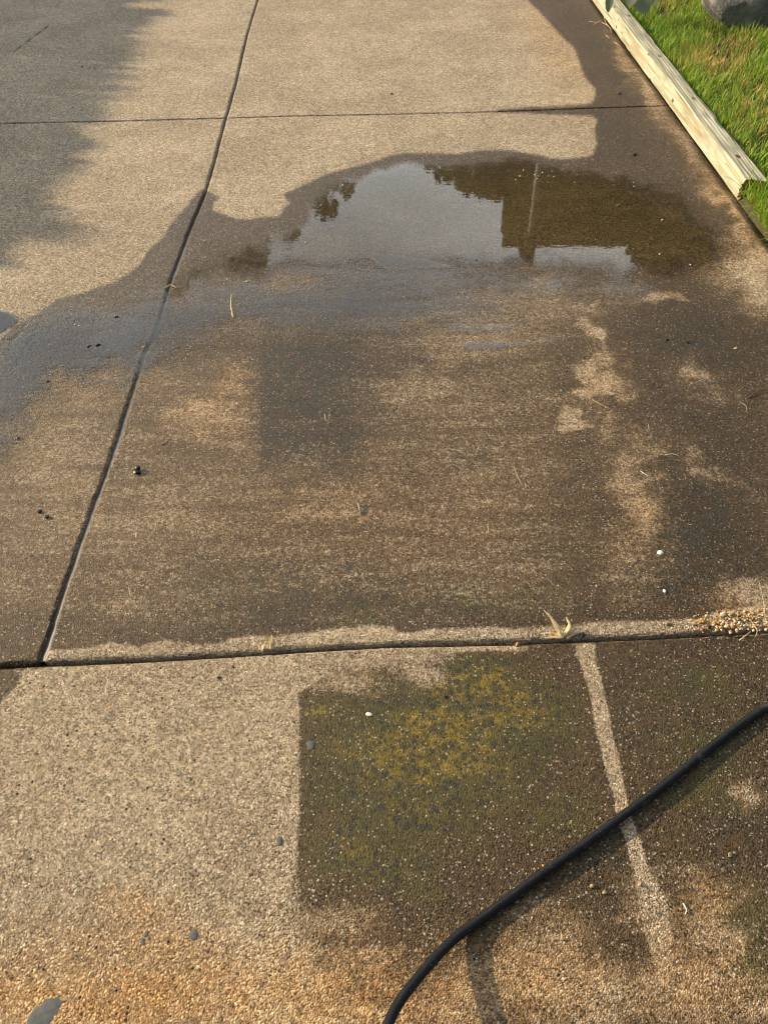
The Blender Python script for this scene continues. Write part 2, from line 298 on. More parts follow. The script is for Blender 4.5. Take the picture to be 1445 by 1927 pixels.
def concrete():
    m = N('exposed_aggregate_concrete'); P = m.pos()
    h, r1, r2, big, pit, d2 = grain(m, P)
    nb = m.noise(P, 2.2, 4, .6); nm = m.noise(P, 22, 4, .65); nf = m.noise(P, 75, 3, .7); ns = m.noise(m.pos((.62, 3.6, 1)), 5, 5, .6)
    mott = m.voro(m.pos(), 165); mr = m.sep(mott[1]); dry = m.attr('dry'); patch = m.attr('patch'); dark = m.attr('dark'); alg = m.attr('algae'); org = m.attr('orange'); film = m.attr('film')
    # dryness: traced edges with a crumbly rim, plus speckled drying patches
    wob = m.math('MULTIPLY', m.math('SUBTRACT', nm, .5), 9.0)
    wob = m.math('ADD', wob, m.math('MULTIPLY', m.math('SUBTRACT', m.math('ADD', nf, m.math('MULTIPLY', r1[1], .45)), .72), 9.0))
    D = m.ss(m.math('ADD', dry, wob), -3.2, 3.2)
    tex = m.math('ADD', m.math('ADD', m.math('MULTIPLY', nm, .50), m.math('MULTIPLY', m.math('ADD', nf, m.math('MULTIPLY', m.math('SUBTRACT', m.math('ADD', m.math('MULTIPLY', r2[0], .8), r1[1]), .9), .5)), .58)), m.math('MULTIPLY', ns, .75))
    pt = m.math('ADD', patch, m.math('MULTIPLY', m.math('SUBTRACT', tex, .92), 1.3))
    Dp = m.ss(pt, .28, .78, 0, .92)
    D = m.math('MAXIMUM', D, Dp)
    # dry colour
    base = m.mix(m.ss(nb, .38, .62), (.60, .487, .345), (.44, .352, .248))
    base = m.mix(m.math('MULTIPLY', m.ss(nm, .35, .72), .4), base, (.25, .20, .145))
    base = m.mix(m.math('MULTIPLY', m.ss(r1[0], .56, .9), .85), base, m.mix(m.ss(r1[1], .3, .7), (.76, .67, .53), (.62, .45, .30)))
    base = m.mix(m.math('MULTIPLY', m.ss(r1[2], .70, .86), .72), base, (.17, .135, .095))
    base = m.mix(m.math('MULTIPLY', m.ss(r1[1], .965, .97), .7), base, (.42, .22, .10))
    base = m.mix(1.0, base, m.mix(m.ss(m.math('ADD', m.math('MULTIPLY', mr[0], .6), m.math('MULTIPLY', nf, .5)), .2, .9, 0, 1, 'LINEAR'), m.mix(m.attr('front_tone'), (.54, .53, .52), (.80, .79, .79)), m.mix(m.attr('front_tone'), (1.50, 1.50, 1.46), (1.18, 1.18, 1.18))), 'MULTIPLY')
    pore_shade = m.ss(m.noise(P, 88, 2, .6), .60, .69)
    base = m.mix(m.math('MULTIPLY', pore_shade, m.ss(m.attr('front_tone'), 0, .9, .5, .12, 'LINEAR')), base, (.11, .085, .058))  # dark pores: shade of small holes painted in, no relief
    pebc = m.mix(m.ss(r2[1], .25, .3), (.07, .06, .055), m.mix(m.ss(r2[1], .62, .68), (.46, .27, .12), (.62, .56, .46)))
    base = m.mix(m.math('MULTIPLY', m.ss(r2[2], .52, .56), big), base, pebc)
    base = m.mix(m.math('MULTIPLY', pit, .75), base, (.075, .058, .04))  # pits darkened in the colour to deepen their shadow
    base = m.mix(m.math('MULTIPLY', org, m.ss(nm, .3, .6, .45, .8)), base, m.mix(1.0, base, (1.40, 1.0, .54), 'MULTIPLY'))
    lin = m.math('MULTIPLY', m.ss(m.attr('line'), 2.6, .4), m.ss(nf, .3, .55))
    base = m.mix(m.math('MULTIPLY', lin, .55), base, (.62, .54, .42))
    # wet colour: the same stone, soaked, with grime
    soak = m.mix(m.ss(m.math('ADD', m.math('ADD', patch, m.math('MULTIPLY', film, .42)), m.math('ADD', m.math('MULTIPLY', m.math('SUBTRACT', nb, .5), .25), m.math('MULTIPLY', m.math('SUBTRACT', ns, .5), .6))), .0, .75), (.175, .135, .080), (.50, .405, .275))  # stone lightened under the film, painting in part of its sky sheen
    soak = m.mix(m.math('MULTIPLY', m.attr('main'), m.ss(film, .42, .74)), soak, (.95, .78, .43))
    wet = m.mix(1.0, base, soak, 'MULTIPLY')
    wet = m.mix(m.math('MULTIPLY', dark, .8), wet, m.mix(1.0, wet, (.48, .48, .45), 'MULTIPLY'))
    wet = m.mix(m.math('MULTIPLY', m.ss(ns, .42, .66), .35), wet, m.mix(1.0, wet, (.6, .6, .62), 'MULTIPLY'))
    d3, c3 = m.voro(m.pos(), 250); r3 = m.sep(c3)
    spk = m.math('MULTIPLY', m.ss(m.math('ADD', r3[0], m.math('MULTIPLY', m.math('SUBTRACT', nm, .5), .26)), .88, .95), m.ss(d3, .52, .30))
    spk2 = m.math('MULTIPLY', m.math('MULTIPLY', m.ss(r2[1], .84, .87), m.ss(d2, .36, .24)), .8)
    spk = m.math('MAXIMUM', spk, spk2)
    wet = m.mix(m.math('MULTIPLY', spk, m.ss(r3[1], 0, 1, .35, .85, 'LINEAR')), wet, m.mix(m.ss(r3[2], .72, .8), (.66, .58, .45), (.50, .30, .13)))
    # algae film, yellow green with dark lichen rosettes
    am = m.ss(m.math('ADD', alg, m.math('MULTIPLY', m.math('SUBTRACT', m.noise(P, 13, 5, .7, .4), .5), 1.0)), .02, .60)
    ac = m.mix(m.math('MULTIPLY', m.ss(m.noise(P, 30, 4, .7), .42, .62), m.ss(m.math('ADD', alg, m.math('MULTIPLY', m.noise(P, 7, 2), .6)), .80, 1.22)), (.080, .074, .014), (.31, .21, .014))
    ld, lc = m.voro(m.pos(), 48); lr = m.sep(lc)
    lich = m.math('MULTIPLY', m.math('MULTIPLY', m.ss(m.math('ADD', ld, m.math('MULTIPLY', nf, .6)), .72, .56), m.ss(lr[0], .42, .48)), m.ss(alg, .25, .6))
    stone = m.math('MAXIMUM', spk, m.math('MULTIPLY', m.ss(r1[0], .80, .86), .55))
    wet = m.mix(m.math('MULTIPLY', m.math('MULTIPLY', am, .66), m.math('SUBTRACT', 1.0, stone)), wet, ac)
    wet = m.mix(m.math('MULTIPLY', m.math('MULTIPLY', dark, m.ss(nm, .40, .58)), .75), wet, (.034, .034, .024))
    l2, l2c = m.voro(m.pos(), 105); l2r = m.sep(l2c); lich = m.math('MAXIMUM', lich, m.math('MULTIPLY', m.math('MULTIPLY', m.ss(l2, .52, .34), m.ss(l2r[0], .62, .66)), m.ss(alg, .2, .6)))
    wet = m.mix(m.math('MULTIPLY', lich, .75), wet, (.026, .026, .022))
    wet = m.mix(m.math('MULTIPLY', m.math('MAXIMUM', pit, m.ss(r1[2], .80, .9)), .75), wet, m.mix(1.0, wet, (.28, .28, .28), 'MULTIPLY'))  # pit shade painted into the wet colour too, plus some random dark grains
    base = m.mix(m.attr('front_tone'), base, m.mix(1.0, base, (.76, .70, .60), 'MULTIPLY'))
    col = m.mix(D, wet, base)
    ck = m.ss(m.math('ADD', m.attr('crack'), m.math('MULTIPLY', nm, 2.0)), 3.3, 1.7)
    col = m.mix(m.math('MULTIPLY', ck, .7), col, (.03, .026, .02))
    rough = m.ss(D, 0, 1, .5, .9, 'LINEAR')
    rough = m.math('SUBTRACT', rough, m.math('MULTIPLY', film, .15))
    nr = m.bump(h, m.ss(D, 0, 1, .62, 1., 'LINEAR'), .0034)
    m.bsdf(Base_Color=col, Roughness=rough, Normal=nr, Specular_IOR_Level=m.ss(D, 0, 1, .26, .2, 'LINEAR'))
    return m.m
M_CONC = concrete()
def simple(name, c1, c2, scale=20, rough=.8, bump=.3, dist=.004, spec=.3, detail=4, stretch=(1, 1, 1)):
    m = N(name); P = m.pos(stretch); n = m.noise(P, scale, detail, .65)
    m.bsdf(Base_Color=m.mix(m.ss(n, .32, .68), c1, c2), Roughness=rough, Normal=m.bump(n, bump, dist), Specular_IOR_Level=spec)
    return m.m
M_SOIL = simple('dark_soil', (.045, .034, .022), (.10, .075, .045), 60, .9, .8, .01)
M_JOINT = simple('joint_grit', (.035, .03, .026), (.10, .085, .065), 160, .7, .8, .004)

def edge_axis(lo, hi, step, fine):
    e = np.array([0, .0015, .003, .005, .0075, .0105, .014, .019, .026])
    n = max(4, int((hi-lo-.06)/step)); mid = np.linspace(lo+.035, hi-.035, n)
    a = [lo+e] if fine[0] else [np.array([lo])]; b = [(hi-e)[::-1]] if fine[1] else [np.array([hi])]
    return np.concatenate(a+[mid]+b)
def slab(xlo, xhi, ylo, yhi, step, z, fx=(1, 1), fy=(1, 1), drop=.006):
    xm0 = np.mean(xlo(np.array([2.0]))); xm1 = np.mean(xhi(np.array([2.0]))); ym0 = float(np.mean(ylo(np.array([0.0])))); ym1 = float(np.mean(yhi(np.array([0.0]))))
    U = edge_axis(0, xm1-xm0, step, fx)/(xm1-xm0); V = edge_axis(0, ym1-ym0, step, fy)/(ym1-ym0)
    u, v = np.meshgrid(U, V); x = xm0+(xm1-xm0)*u; y = ym0+(ym1-ym0)*v
    for _ in range(4):
        y = ylo(x)*(1-v)+yhi(x)*v; x = xlo(y)*(1-u)+xhi(y)*u
    w, hgt = xm1-xm0, ym1-ym0
    du0, du1 = (u*w if fx[0] else 9), ((1-u)*w if fx[1] else 9); dv0, dv1 = (v*hgt if fy[0] else 9), ((1-v)*hgt if fy[1] else 9)
    d = np.minimum(np.minimum(du0, du1)+np.zeros_like(x), np.minimum(dv0, dv1)+np.zeros_like(x))
    chip = (vnoise(x, y, 70, 5)*.6+vnoise(x, y, 190, 6)*.4)
    rr = .003+.011*chip**1.5
    zz = z-drop*(1-sstep(0, 1, d/rr))**1.3-(.0025)*(vnoise(x, y, 4, 8)-.5)*sstep(0, .05, d)
    nr, nc = x.shape
    Vt = np.stack([x, y, zz], -1).reshape(-1, 3); Fc = grid_faces(nr, nc)
    # skirt down into the joint
    ring = np.concatenate([np.arange(nc), np.arange(1, nr)*nc+nc-1, (nr-1)*nc+np.arange(nc-2, -1, -1), np.arange(nr-2, 0, -1)*nc])
    low = Vt[ring].copy(); low[:, 2] = -.075; o = len(Vt); k = np.arange(len(ring)); k2 = (k+1) % len(ring)
    Fs = np.stack([ring[k2], ring[k], o+k, o+k2], 1)
    return np.vstack([Vt, low]), np.vstack([Fc, Fs])
g1, g2 = .0060, .0045
ragJ = lambda y, s: (vnoise(np.asarray(y), np.asarray(y)*0, 55, s)-.5)*.0022+(vnoise(np.asarray(y), np.asarray(y)*0, 9, s)-.5)*.003
cst = lambda c: (lambda t: np.full(np.shape(t), c, float))
slabs = [slab(cst(-3.0), lambda y: xR(y), cst(-1.2), lambda x: yN(x)-.004, .0085, -.006, (0, 0), (0, 1), .003),
         slab(cst(-5.0), lambda y: xJ(y)-g1-ragJ(y, 1), lambda x: yN(x)+.005, lambda x: yF(x)-g2-ragJ(x, 4), .012, 0, (0, 1), (1, 1)),
         slab(lambda y: xJ(y)+g1+ragJ(y, 2), lambda y: xR(y), lambda x: yN(x)+.005+ragJ(x, 3), lambda x: yF(x)-g2-ragJ(x, 4), .0098, 0.001, (1, 0), (1, 1), .0045),
         slab(cst(-5.0), lambda y: xJ(y)-g1-ragJ(y, 1), lambda x: yF(x)+g2+ragJ(x, 5), cst(7.6), .02, 0, (0, 1), (1, 0)),
         slab(lambda y: xJ(y)+g1+ragJ(y, 2), lambda y: xR(y), lambda x: yF(x)+g2+ragJ(x, 5), cst(7.6), .02, 0, (1, 0), (1, 0))]
VV, FF, o = [], [], 0
for v, f in slabs: VV.append(v); FF.append(f+o); o += len(v)
VV = np.vstack(VV); FF = np.vstack(FF)
drive = mesh_obj('driveway', VV, FF, M_CONC, attrs=masks(VV[:, 0], VV[:, 1])); tag(drive, kind='structure')
tag(mesh_obj('joint_bed', [(-5, -1.2, -.024), (xR(-1.2), -1.2, -.024), (xR(7.6), 7.6, -.024), (-5, 7.6, -.024)], [(0, 1, 2, 3)], M_JOINT), kind='structure')
yy = np.linspace(.94, 7.5, 700); zs = -.006-.008*sstep(2.6, 3.4, yy); xx = xJ(yy)
sv = np.concatenate([np.stack([xx-.010, yy, zs-.004], 1), np.stack([xx-.000, yy, zs], 1), np.stack([xx+.009, yy, zs+.0036], 1)]); k = np.arange(699)
tag(mesh_obj('joint_sealant', sv, np.concatenate([np.stack([k, k+700, k+701, k+1], 1), np.stack([k+700, k+1400, k+1401, k+701], 1)]), simple('grey_joint_sealant', (.05, .05, .048), (.11, .107, .10), 30, .45, .2, .001, .4)), kind='structure')
# the drive runs on to the house beyond the picture
tag(mesh_obj('ground', [(-220, -220, -.10), (220, -220, -.10), (220, 320, -.10), (-220, 320, -.10)], [(0, 1, 2, 3)], simple('distant_turf', (.05, .055, .025), (.10, .095, .05), 3, .95, .5, .02)), kind='structure')

# ------------------------------------------------------------------ water
def water():
    m = N('standing_water'); P = m.pos()
    h, r1, r2, big, pit, d2 = grain(m, P); film = m.attr('film')
    hn = m.math('MULTIPLY', h, .50)                      # stones stand proud where the film is thin
    nz = m.noise(m.pos((1, 2.5, 1)), 14, 4, .6)
    lvl = m.math('SUBTRACT', m.math('ADD', film, m.math('MULTIPLY', m.math('SUBTRACT', nz, .5), .28)), hn)
    cov = m.ss(lvl, -.16, .24)
    rip = m.bump(m.math('ADD', m.noise(m.pos((1, 3, 1)), 7, 3), m.math('MULTIPLY', m.noise(P, 60, 2), .12)), .10, .0015)
    fr = m.n.new('ShaderNodeFresnel'); fr.inputs[0].default_value = 1.40; m.l.new(rip, fr.inputs['Normal'])
    gl = m.n.new('ShaderNodeBsdfGlossy'); gl.inputs['Roughness'].default_value = .012; gl.inputs['Color'].default_value = (1, 1, 1, 1); m.l.new(rip, gl.inputs['Normal'])
    tr = m.n.new('ShaderNodeBsdfTransparent')
    m.l.new(m.mix(m.ss(film, .76, .95), m.mix(m.math('MULTIPLY', film, .8), (1, 1, 1), (.95, .91, .78)), (.44, .46, .34)), tr.inputs[0])
    fc = m.math('MULTIPLY', cov, fr.outputs[0], clamp=True)
    mx = m.n.new('ShaderNodeMixShader'); m.l.new(fc, mx.inputs[0]); m.l.new(tr.outputs[0], mx.inputs[1]); m.l.new(gl.outputs[0], mx.inputs[2])
    m.l.new(mx.outputs[0], m.out.inputs[0]); return m.m
M_WATER = water()
def puddle(x0, x1, y0, y1, step, keep=None):
    gx = np.arange(x0, x1, step); gy = np.arange(y0, y1, step); x, y = np.meshgrid(gx, gy); px, py = proj(x, y)
    f = film_of(px, py); f = np.where(x > xR(y)-.01, 0, f)
    if keep is not None: f = np.where(keep(px, py), f, 0)
    Fc = grid_faces(*x.shape); ff = f.ravel(); k = ff[Fc].max(1) > .10; Fc = Fc[k]
    used, inv = np.unique(Fc, return_inverse=True)
    V = np.stack([x.ravel(), y.ravel(), np.full(x.size, .0034)], 1)[used]
    return mesh_obj('puddle', V, inv.reshape(-1, 4), M_WATER, attrs={'film': ff[used]})
tiny = lambda px, py: (py < 640) & (px < 44) & (px+py*.9 < 600)
tag(puddle(-1.75, 1.75, 1.42, 3.9, .0085, lambda a, b: ~tiny(a, b) & (b < 960) & ~((b > 608) & (a > 760)) & ~((b > 735) & (a > 420))), kind='structure')
tag(puddle(-1.9, -1.2, 2.1, 2.55, .008, tiny), kind='structure')
tag(puddle(.05, .5, 2.05, 2.5, .007, lambda a, b: (b > 608) & (b < 632) & (a > 760)), kind='structure')
tag(puddle(.05, .6, 2.0, 2.3, .007, lambda a, b: (b >= 632) & (b < 680) & (a > 760)), kind='structure')
tag(puddle(.1, .4, 1.7, 2.0, .007, lambda a, b: (b > 735) & (b < 770) & (a > 800)), kind='structure')

# ------------------------------------------------------------------ lawn
def lawn_z(x, y): return .025+.02*vnoise(x, y, 2.2, 21)
lx = np.linspace(0, 1, 60); ly = np.linspace(-1.2, 9.5, 160)
U, Y = np.meshgrid(lx, ly); X = xR(Y)+.004+U**1.5*6.0; Z = lawn_z(X, Y)-.045*(1-sstep(0, .05, X-xR(Y)))
tag(mesh_obj('lawn', np.stack([X, Y, Z], -1).reshape(-1, 3), grid_faces(*X.shape), simple('lawn_soil', (.05, .042, .022), (.085, .085, .03), 45, .95, .8, .01)), kind='structure')
def grass_mat():
    m = N('grass_blade'); c = m.attr('tint', 'Color')
    d = m.n.new('ShaderNodeBsdfPrincipled'); m.l.new(c, d.inputs['Base Color']); d.inputs['Roughness'].default_value = .55; d.inputs['Specular IOR Level'].default_value = .35
    t = m.n.new('ShaderNodeBsdfTranslucent'); m.l.new(c, t.inputs[0])
    mx = m.n.new('ShaderNodeMixShader'); mx.inputs[0].default_value = .38
    m.l.new(d.outputs[0], mx.inputs[1]); m.l.new(t.outputs[0], mx.inputs[2]); m.l.new(mx.outputs[0], m.out.inputs[0]); return m.m
M_GRASS = grass_mat()
def blades(x, y, z, L, wd, tint, lean=.5, seed=3):
    r = np.random.default_rng(seed); n = len(x); az = r.uniform(0, 2*np.pi, n); ln = np.abs(r.normal(0, lean, n))+.08
    dx, dy = np.cos(az), np.sin(az); sx, sy = -dy, dx
    tw = r.uniform(-.9, .9, n); wx = sx*np.cos(tw)+dx*np.sin(tw); wy = sy*np.cos(tw)+dy*np.sin(tw)
    base = np.stack([x, y, z], 1); out = []
    for t, wf in ((0, .8), (.45, 1.), (.8, .65), (1., .05)):
        bend = ln*t**1.7; hgt = t*np.sqrt(np.maximum(1-.42*(ln*t)**2, .12))
        c = base+np.stack([dx*bend*L, dy*bend*L, hgt*L], 1)
        s = np.stack([wx, wy, np.zeros(n)], 1)*(wd*wf*.5)[:, None]
        out += [c-s, c+s]
    V = np.stack(out, 1).reshape(-1, 3); i = np.arange(n)[:, None]*8
    Fc = np.concatenate([i+np.array([[0, 1, 3, 2]]), i+np.array([[2, 3, 5, 4]]), i+np.array([[4, 5, 7, 6]])], 1).reshape(-1, 4)
    shade = np.tile(np.array([.65, .65, .95, .95, 1.08, 1.08, 1.12, 1.12]), n)*0+1
    C = np.repeat(tint, 8, 0); C = np.concatenate([C*shade[:, None], np.ones((len(C), 1))], 1)
    return V, Fc, C
n = 120000
gy = RNG.uniform(1.9, 7.6, n); gx = xR(gy)+.003+RNG.uniform(0, 1, n)**1.15*2.6
tuft = vnoise(gx, gy, 14, 31)*.6+vnoise(gx, gy, 5, 32)*.6
k = RNG.uniform(0, 1, n) < np.clip(tuft*1.15, .25, 1); gx, gy, tuft = gx[k], gy[k], tuft[k]
post_in = (gx < xR(gy)+.102) & (gy > eB[1]-.005); gx, gy, tuft = gx[~post_in], gy[~post_in], tuft[~post_in]; ex = RNG.uniform(0, 1, 5200); ey = RNG.uniform(1.9, float(eB[1])-.02, 5200); gx = np.concatenate([gx, xR(ey)+.0+.05*sstep(eB[1]-.25, eB[1], ey)+ex**1.4*.16]); gy = np.concatenate([gy, ey]); tuft = np.concatenate([tuft, vnoise(ey, ey*0, 9, 91)*.5-.2])
n = len(gx)
gpx, gpy = proj(gx, gy)
dryness = np.clip(.16+.75*blob(gpx, gpy, 1345, 135, 70, 35)+.45*blob(gpx, gpy, 1240, 15, 70, 25)+.5*blob(gpx, gpy, 1420, 225, 60, 40)+.3*blob(gpx, gpy, 1400, 80, 60, 25)+.4*(vnoise(gx, gy, 3, 33)-.5), 0, .95)
isdry = RNG.uniform(0, 1, n) < dryness
hue = RNG.uniform(0, 1, (n, 1)); G1 = np.array([.085, .20, .018]); G2 = np.array([.24, .36, .045]); DR = np.array([.50, .39, .16])
tint = G1*(1-hue)+G2*hue; tint = np.where(isdry[:, None], DR*(.6+.6*hue), tint)*np.array([1.5, 1.35, 1.2])
L = RNG.uniform(.034, .088, n)*(.75+.6*tuft)*np.where(isdry, .75, 1.)
V, Fc, C = blades(gx, gy, lawn_z(gx, gy)-.004, L, RNG.uniform(.003, .006, n), tint, .6)
gr = mesh_obj('grass', V, Fc, M_GRASS, attrs={'tint': C}); tag(gr, 'lush green lawn grass with straw coloured patches behind the timber edging', 'grass', kind='stuff')

# ------------------------------------------------------------------ timber edging post lying along the lawn
def timber_mat():
    m = N('weathered_treated_pine'); P = m.pos((9, .45, 9)); n = m.noise(P, 6, 5, .62, .8); n2 = m.noise(m.pos((30, .8, 30)), 5, 3, .7, .3)
    wv = m.n.new('ShaderNodeTexWave'); wv.wave_type = 'BANDS'; wv.bands_direction = 'X'; wv.inputs['Scale'].default_value = 2.2; wv.inputs['Distortion'].default_value = 9; wv.inputs['Detail'].default_value = 3; wv.inputs['Detail Scale'].default_value = .7
    m.l.new(m.pos((9, .28, 9)), wv.inputs['Vector'])
    c = m.mix(m.ss(n, .35, .66), (.36, .335, .23), (.58, .55, .42))
    c = m.mix(m.math('MULTIPLY', m.ss(wv.outputs[1], .62, .98), .55), c, (.27, .21, .095))
    c = m.mix(m.math('MULTIPLY', m.ss(n2, .58, .72), .65), c, (.22, .18, .10))
    st = m.ss(m.noise(m.pos((1.2, .6, 1.2)), 9, 4, .6), .48, .66)
    c = m.mix(m.math('MULTIPLY', st, .65), c, (.27, .26, .19))
    kd, kc = m.voro(m.pos((1.6, .8, 1.6)), 10); kr = m.sep(kc)
    kn = m.math('MULTIPLY', m.ss(kd, .20, .09), m.ss(kr[0], .50, .54))
    c = m.mix(m.math('MULTIPLY', kn, .9), c, (.035, .025, .015))
    sp = m.ss(m.noise(m.pos((34, .55, 34)), 3.2, 3, .55), .635, .68)
    c = m.mix(m.math('MULTIPLY', sp, .85), c, (.10, .075, .04))
    h = m.math('ADD', m.math('MULTIPLY', m.math('ADD', wv.outputs[1], m.math('MULTIPLY', sp, 3.0)), -.4), m.math('ADD', m.math('MULTIPLY', n2, -.9), m.math('MULTIPLY', kn, -1.2)))
    m.bsdf(Base_Color=c, Roughness=.8, Normal=m.bump(h, .7, .004), Specular_IOR_Level=.25); return m.m
M_TIMB = timber_mat()
tb = empty('timber_edging', (eB[0]+.055, eB[1], 0)); tag(tb, 'long pale weathered timber post lying between the driveway and the lawn', 'timber')
dirv = np.array([eA[0]-eB[0], eA[1]-eB[1]]); dirv /= np.linalg.norm(dirv); nrm = np.array([dirv[1], -dirv[0]])
prof = []
for cx, cy, a0 in ((.096-.009, .090-.009, 0), (.009, .090-.009, 90), (.009, .009, 180), (.096-.009, .009, 270)):
    for q in range(5):
        a = math.radians(a0+q*22.5); prof.append((cx+.009*math.cos(a), cy+.009*math.sin(a)))
def dense(pf, per):
    out = []
    for (a, b), (c, d) in zip(pf, pf[1:]+pf[:1]):
        m_ = max(1, int(math.hypot(c-a, d-b)/per))
        out += [(a+(c-a)*i/m_, b+(d-b)*i/m_) for i in range(m_)]
    return np.array(out)
prof = dense(prof, .007); S_ = np.linspace(0, 4.3, 520); np_ = len(prof)
rows = []
for i, s in enumerate(S_):
    gr_n = (vnoise(np.full(np_, s*2.0), np.arange(np_)*1.0, 1.0, 41)-.5)*.0035+(vnoise(np.full(np_, s*9.0), np.arange(np_)*.55, 1.0, 42)-.5)*.004
    c = prof-np.array([.048, .045]); r = np.linalg.norm(c, axis=1, keepdims=True); q = prof+c/r*gr_n[:, None]
    # splintered right-hand arris and end
    ch = (vnoise(np.array([s*5.3]), np.array([0.]), 1, 43)[0]); q[:, 0] -= np.where((q[:, 0] > .075) & (q[:, 1] > .05), max(0, ch-.70)*.03, 0)
    s_off = ((vnoise(prof[:, 0]*160, prof[:, 1]*160, 1, 44)-.5)*.022+.012*(q[:, 1]/.09)+.03*(q[:, 0]/.096)) if i == 0 else 0
    ox = eB[0]+dirv[0]*(s+.01-s_off)+nrm[0]*q[:, 0]; oy = eB[1]+dirv[1]*(s+.01-s_off)+nrm[1]*q[:, 0]
    rows.append(np.stack([ox-tb.location[0], oy-tb.location[1], q[:, 1]+.003+0*ox], 1))
R_ = np.array(rows); nr = len(S_)
i = (np.arange(nr-1)[:, None]*np_+np.arange(np_)[None]).ravel(); j = (np.arange(nr-1)[:, None]*np_+(np.arange(np_)+1)[None] % np_).ravel()
FcT = np.stack([i, i+np_, j+np_, j], 1)
mesh_obj('beam', R_.reshape(-1, 3), FcT, M_TIMB, tb)
endc = R_[0].mean(0)+np.array([-.001*dirv[0], -.001*dirv[1], 0])
mesh_obj('end_grain', np.vstack([R_[0], (R_[0]+endc)*.5+np.array([0, .006, 0]), endc[None]]), [(a, (a+1) % np_, np_+(a+1) % np_, np_+a) for a in range(np_)]+[(np_+a, np_+(a+1) % np_, 2*np_) for a in range(np_)], simple('rotting_end_grain', (.20, .11, .045), (.42, .30, .14), 90, .9, .9, .006), tb, smooth=False)

# ------------------------------------------------------------------ boulders
def rock_mat():
    m = N('grey_rock'); P = m.pos(); n = m.noise(P, 5, 6, .65, .4); n2 = m.noise(P, 40, 4, .7)
    c = m.mix(m.ss(n, .35, .65), (.11, .115, .11), (.33, .32, .29)); c = m.mix(m.math('MULTIPLY', m.ss(n2, .5, .7), .4), c, (.34, .33, .29))
    c = m.mix(m.math('MULTIPLY', m.ss(m.noise(P, 9, 3), .6, .7), .5), c, (.07, .07, .06))
    m.bsdf(Base_Color=c, Roughness=.85, Normal=m.bump(m.math('ADD', n, m.math('MULTIPLY', n2, .45)), 1.0, .035), Specular_IOR_Level=.25); return m.m
M_ROCK = rock_mat()
def lump(r, seed, sub=4, rough=.18, flat=0.0, freq=1.7, cuts=0):
    bm = bmesh.new(); bmesh.ops.create_icosphere(bm, subdivisions=sub, radius=1.0)
    rs = np.random.default_rng(seed); off = rs.random(3)*20
    from mathutils import noise as mn
    planes = [(Vector(rs.normal(size=3)).normalized(), rs.uniform(.62, .85)) for _ in range(cuts)]
    for v in bm.verts:
        p = v.co.copy()
        for nn, dd in planes:
            e = p.dot(nn)-dd
            if e > 0: p -= nn*e*.9
        f = 1+rough*mn.noise(p*freq+Vector(off))+rough*.4*mn.noise(p*freq*2.7+Vector(off))+rough*.15*mn.noise(p*freq*7+Vector(off))
        p = p*f; p.z = max(p.z, -.55+flat); v.co = Vector((p.x*r[0], p.y*r[1], p.z*r[2]))
    return bm
def rock(px, py, r, seed, label, lift=.4, dxy=(0, 0)):
    g = at(px, py); o_ = bm_obj('boulder', lump(r, seed, 5, .16, 0, 1.5, 7), M_ROCK); o_.location = (g[0]+dxy[0], g[1]+dxy[1], r[2]*lift); tag(o_, label, 'boulder', 'rocks edging the garden bed'); return o_
rock(1412, 62, (.36, .28, .34), 5, 'large dark grey boulder sitting on the lawn in the far corner', .42, (.05, .08))
rock(1280, 8, (.15, .13, .14), 8, 'small pale boulder beyond the grass, left of the large boulder', .4, (0, .09))
rock(1230, -70, (.24, .20, .22), 12, 'grey boulder behind the small pale boulder at the top edge', .4, (.25, .35))

# ------------------------------------------------------------------ garden shrub whose leaves hang into the top edge
def leaf_mat(name, c1, c2, rough=.45):
    m = N(name); n = m.noise(m.pos(), 30, 3); oi = m.n.new('ShaderNodeObjectInfo')
    c = m.mix(n, c1, c2)
    d = m.n.new('ShaderNodeBsdfPrincipled'); m.l.new(c, d.inputs['Base Color']); d.inputs['Roughness'].default_value = rough
    t = m.n.new('ShaderNodeBsdfTranslucent'); m.l.new(c, t.inputs[0]); mx = m.n.new('ShaderNodeMixShader'); mx.inputs[0].default_value = .25
    m.l.new(d.outputs[0], mx.inputs[1]); m.l.new(t.outputs[0], mx.inputs[2]); m.l.new(mx.outputs[0], m.out.inputs[0]); return m.m
M_GUM = leaf_mat('blue_green_leaf', (.14, .18, .11), (.24, .28, .19)); M_STEM = simple('woody_stem', (.09, .06, .035), (.16, .11, .06), 40, .8, .5, .003)
M_TREE = leaf_mat('tree_leaf', (.075, .080, .022), (.13, .12, .04), .6); M_BARK = simple('tree_bark', (.09, .065, .04), (.19, .14, .09), 14, .9, .9, .03, stretch=(1, 1, .3))
def leaf_quad(p, d, nrm_, L, w):
    d = Vector(d).normalized(); s = d.cross(Vector(nrm_)).normalized(); u = s.cross(d); p = Vector(p)
    pts = []
    for t, ww, z in ((0, .08, 0), (.3, .9, .03), (.6, 1., .04), (.85, .55, .01), (1, .03, -.06)):
        c = p+d*(L*t)+u*(z*L); pts += [c-s*(w*.5*ww)+u*(.06*w*ww), c+u*(-.05*w*ww), c+s*(w*.5*ww)+u*(.06*w*ww)]
    f = []
    for r_ in range(4):
        b = r_*3; f += [(b, b+1, b+4, b+3), (b+1, b+2, b+5, b+4)]
    return [tuple(q) for q in pts], f
sb = at(1185, -75); shrub = empty('garden_shrub', (sb[0]+.12, sb[1]+.05, .03)); tag(shrub, 'blue green broad leaved shrub hanging over the far end of the timber', 'shrub')
rr_ = random.Random(4); parts, stems = [], []
